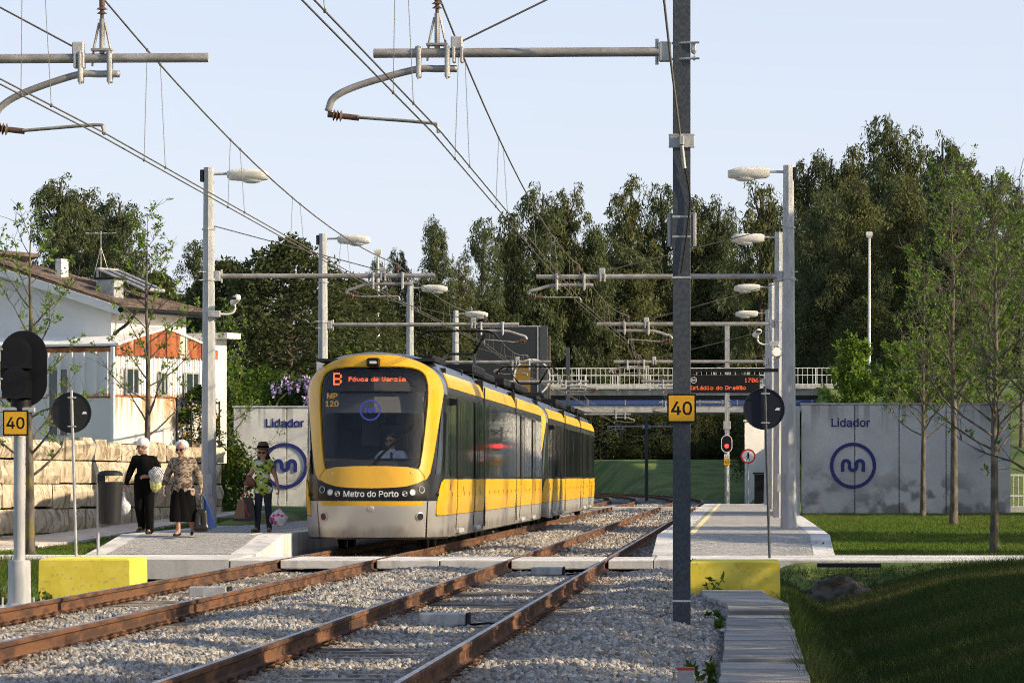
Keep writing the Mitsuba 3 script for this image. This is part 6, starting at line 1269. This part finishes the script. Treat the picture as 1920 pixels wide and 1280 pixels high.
spring('thin branches of a nearer tree reaching in from the right edge', 4.35, 55.5, 5.3, 7, leaves=1800, r=.11, spread=2.4, lsize=.032, first=.14, limbs=44, **DK)
for i, (x, y, h) in enumerate([(4.6, 176, 10.0), (6.3, 170, 8.2), (7.6, 165, 6.8)]): spring(('leafy light green tree behind the left end of the shaded station wall', 'thin leafy tree behind the middle of the shaded station wall', 'thin leafy tree behind the right part of the shaded station wall')[i], x, y, h * .62, 20 + i, leaves=9000, r=.09, spread=2.8, lsize=.085, first=.05, limbs=34, c0=(.09, .15, .025), c1=(.22, .33, .06), leaf_scale=2.5)
for i, (x, y, h) in enumerate([(8.6, 150, 8), (10.2, 158, 8.5), (9.4, 142, 7)]): spring('thin spring tree on the slope behind the right end of the station wall', x, y, h, 30 + i, leaves=3800, r=.09, spread=2.4, lsize=.06, first=.12, limbs=32, group='spring trees on the slope at the right', c0=(.07, .12, .02), c1=(.18, .27, .05), leaf_scale=1.8)
# the row of fuller trees beside the line, right of the view: their shade lies over the near track and lawn
SH = []
for i in range(3):
    tm, cm, K = dense_tree(80 + i, 9.5, 6.4, 170, 78, .13, .5, (.045, .075, .016), (.10, .15, .035), .15, .18, 2.2, (.55, 1.0)); group_of(f'park_{i}', tm, cm, K, 'm_bark'); SH.append(f'park_{i}')
SHADE = [(9.5, 17, 7.2), (10.5, 24.5, 7.4), (9.6, 31.5, 6.4), (11, 38.5, 7.4), (9.7, 45.5, 6.4), (11.5, 52.5, 6.8), (10.4, 60, 7.4), (11.6, 70, 7.4), (10.8, 79.6, 10.6), (12.4, 109, 8.8), (11.4, 113.8, 9.2), (14.5, 116.5, 9.5), (17, 112, 11), (8.9, 27.5, 6), (9.0, 41.5, 6), (8.7, 35, 6), (9.2, 49, 6)]
for i, (x, y, h) in enumerate(SHADE): plant('park_tree', SH[i % 3], x, y, gz(x, y) - .1, h, 9.0, 'leafy park tree beside the line, right of the view', wide=1.1 if y < 65 or y > 105 else .85, group='park trees along the right of the line')

# ---------------------------------------------------------------- grass blades and weeds
def blades(n, sample, h0, h1, w, c0, c1, seed):
    g = np.random.default_rng(seed); x, y = sample(g, n); z = terrain(x, y); n = len(x)
    a = g.random(n) * 6.28; hh = (h0 + (h1 - h0) * g.random(n) ** 2) * (.6 + .8 * meshkit.noise(np.c_[x * 1.1, y * .7, 0 * x], 5)); lean = g.normal(size=(n, 2)) * .45 * hh[:, None]
    b = np.c_[x, y, z - .004]; s = np.c_[np.cos(a), np.sin(a), 0 * a] * (w * (.6 + .8 * g.random(n)))[:, None]
    V = np.stack([b - s, b + s, b + np.c_[lean, hh]], 1).reshape(-1, 3); F = np.arange(3 * n).reshape(-1, 3)
    dry = (meshkit.fbm(np.c_[x * .6, y * .5, 0 * x + 2], 3, 8) > .55)[:, None] * .7 * g.random((n, 1)); K = TINT(g, n, c0, c1) * (1 - dry) + np.array([.16, .13, .06]) * dry
    return V, F, np.repeat(K, 3, 0)
def area(f):
    def s(g, n): x, y = f(g, n); return x, y
    return s
def near_right(g, n):
    y = 24 + 41.5 * g.random(n) ** .9; x = .42 + (np.minimum(9, .068 * y + .5) - .42) * g.random(n); k = ~((np.abs(x - 1.5) < .55) & (np.abs(y - 63.4) < .4)); return x[k], y[k]
def lawn_right(g, n): y = 69.3 + 46 * g.random(n); x = 1.50 + (.072 * y - 1.0) * g.random(n); return x, y
def lawn_left(g, n):
    y = 69.3 + 40 * g.random(n); x = -13.8 + 3.0 * g.random(n); k = (x < -10.78) & (side_of_wall(x, y) > np.interp(y, [70, 93], [1.72, .72])); return x[k], y[k]
def near_left(g, n): y = 50 + 16 * g.random(n); x = -11.5 + 2.6 * g.random(n); return x, y
def duct_edge(g, n): y = 27 + 27 * g.random(n); x = .50 + .16 * g.random(n) ** 2; return x, y
B = [blades(7000, duct_edge, .08, .26, .006, (.04, .08, .015), (.15, .20, .05), 9), blades(190000, near_right, .04, .13, .006, (0.034, 0.060, 0.016), (0.100, 0.138, 0.042), 1), blades(90000, lawn_right, .04, .09, .009, (0.065, 0.123, 0.020), (0.160, 0.239, 0.049), 2), blades(50000, lawn_left, .04, .09, .009, (0.072, 0.138, 0.023), (0.174, 0.261, 0.052), 3), blades(22000, near_left, .06, .2, .007, (0.058, 0.102, 0.017), (0.131, 0.203, 0.043), 4)]
o, VV, FF, KK = 0, [], [], []
for V, F, K in B: VV.append(V); FF.append(F + o); KK.append(K); o += len(V)
stuff('grass', 'short green grass on the lawns and the ditch sides', 'grass', trimesh.Trimesh(np.vstack(VV), np.vstack(FF), process=False), 'm_leaf', color=np.vstack(KK))
def weed(x, y, z, h, n, seed, label):
    g = np.random.default_rng(seed); t = thing('weed', label, 'plant', None); st, C = [], []
    for k in range(max(3, n // 12)):
        a = g.random() * 6.28; l = h * (.5 + .5 * g.random()); p = np.array([(0, 0, 0), (.10 * math.cos(a) * l, .10 * math.sin(a) * l, .55 * l), (.35 * math.cos(a) * l, .35 * math.sin(a) * l, l)]); p[:, :2] += g.normal(size=2) * .05; st.append(tube(p + [x, y, z], [.004, .003, .002], 4)); C += [p[1] + (p[2] - p[1]) * f + [x, y, z] for f in g.random(12)] + [p[1] * f + [x, y, z] for f in g.random(4)]
    C = np.array(C); d = unit(g, len(C)) + [0, 0, .3]; d /= np.linalg.norm(d, axis=1, keepdims=True); V, F, K = quads(C + d * .03, d, perp(d, g), .03 + .04 * g.random(len(C)), .35, TINT(g, len(C), (.04, .08, .012), (.12, .19, .035)))
    part(t, 'stem', cat(st), 'm_twig'); part(t, 'leaf_cluster', trimesh.Trimesh(V, F, process=False), 'm_leaf', color=K)
for i, (x, y, z, h, n, lab) in enumerate([(-.30, 42.6, -.34, .20, 40, 'green weeds between the foot of the dark mast and the duct lids'), (-.33, 46, -.33, .22, 40, 'weeds beside the far part of the duct lids'), (-.30, 31.6, -.36, .28, 50, 'leafy weeds beside the duct near the marker post'), (-.42, 54.0, -.3, .42, 30, 'tall thin weed in front of the shaded yellow block'),
                                          (-8.88, 53.75, -.40, .24, 24, 'small weed at the foot of the sunlit yellow block'), (1.2, 71.5, .02, .14, 30, 'weeds in the paving joint of the right ramp'), (-.8, 66.0, -.12, .14, 30, 'tuft of weeds at the end of the crossing slabs')]): weed(x, y, z, h, n, 50 + i, lab)
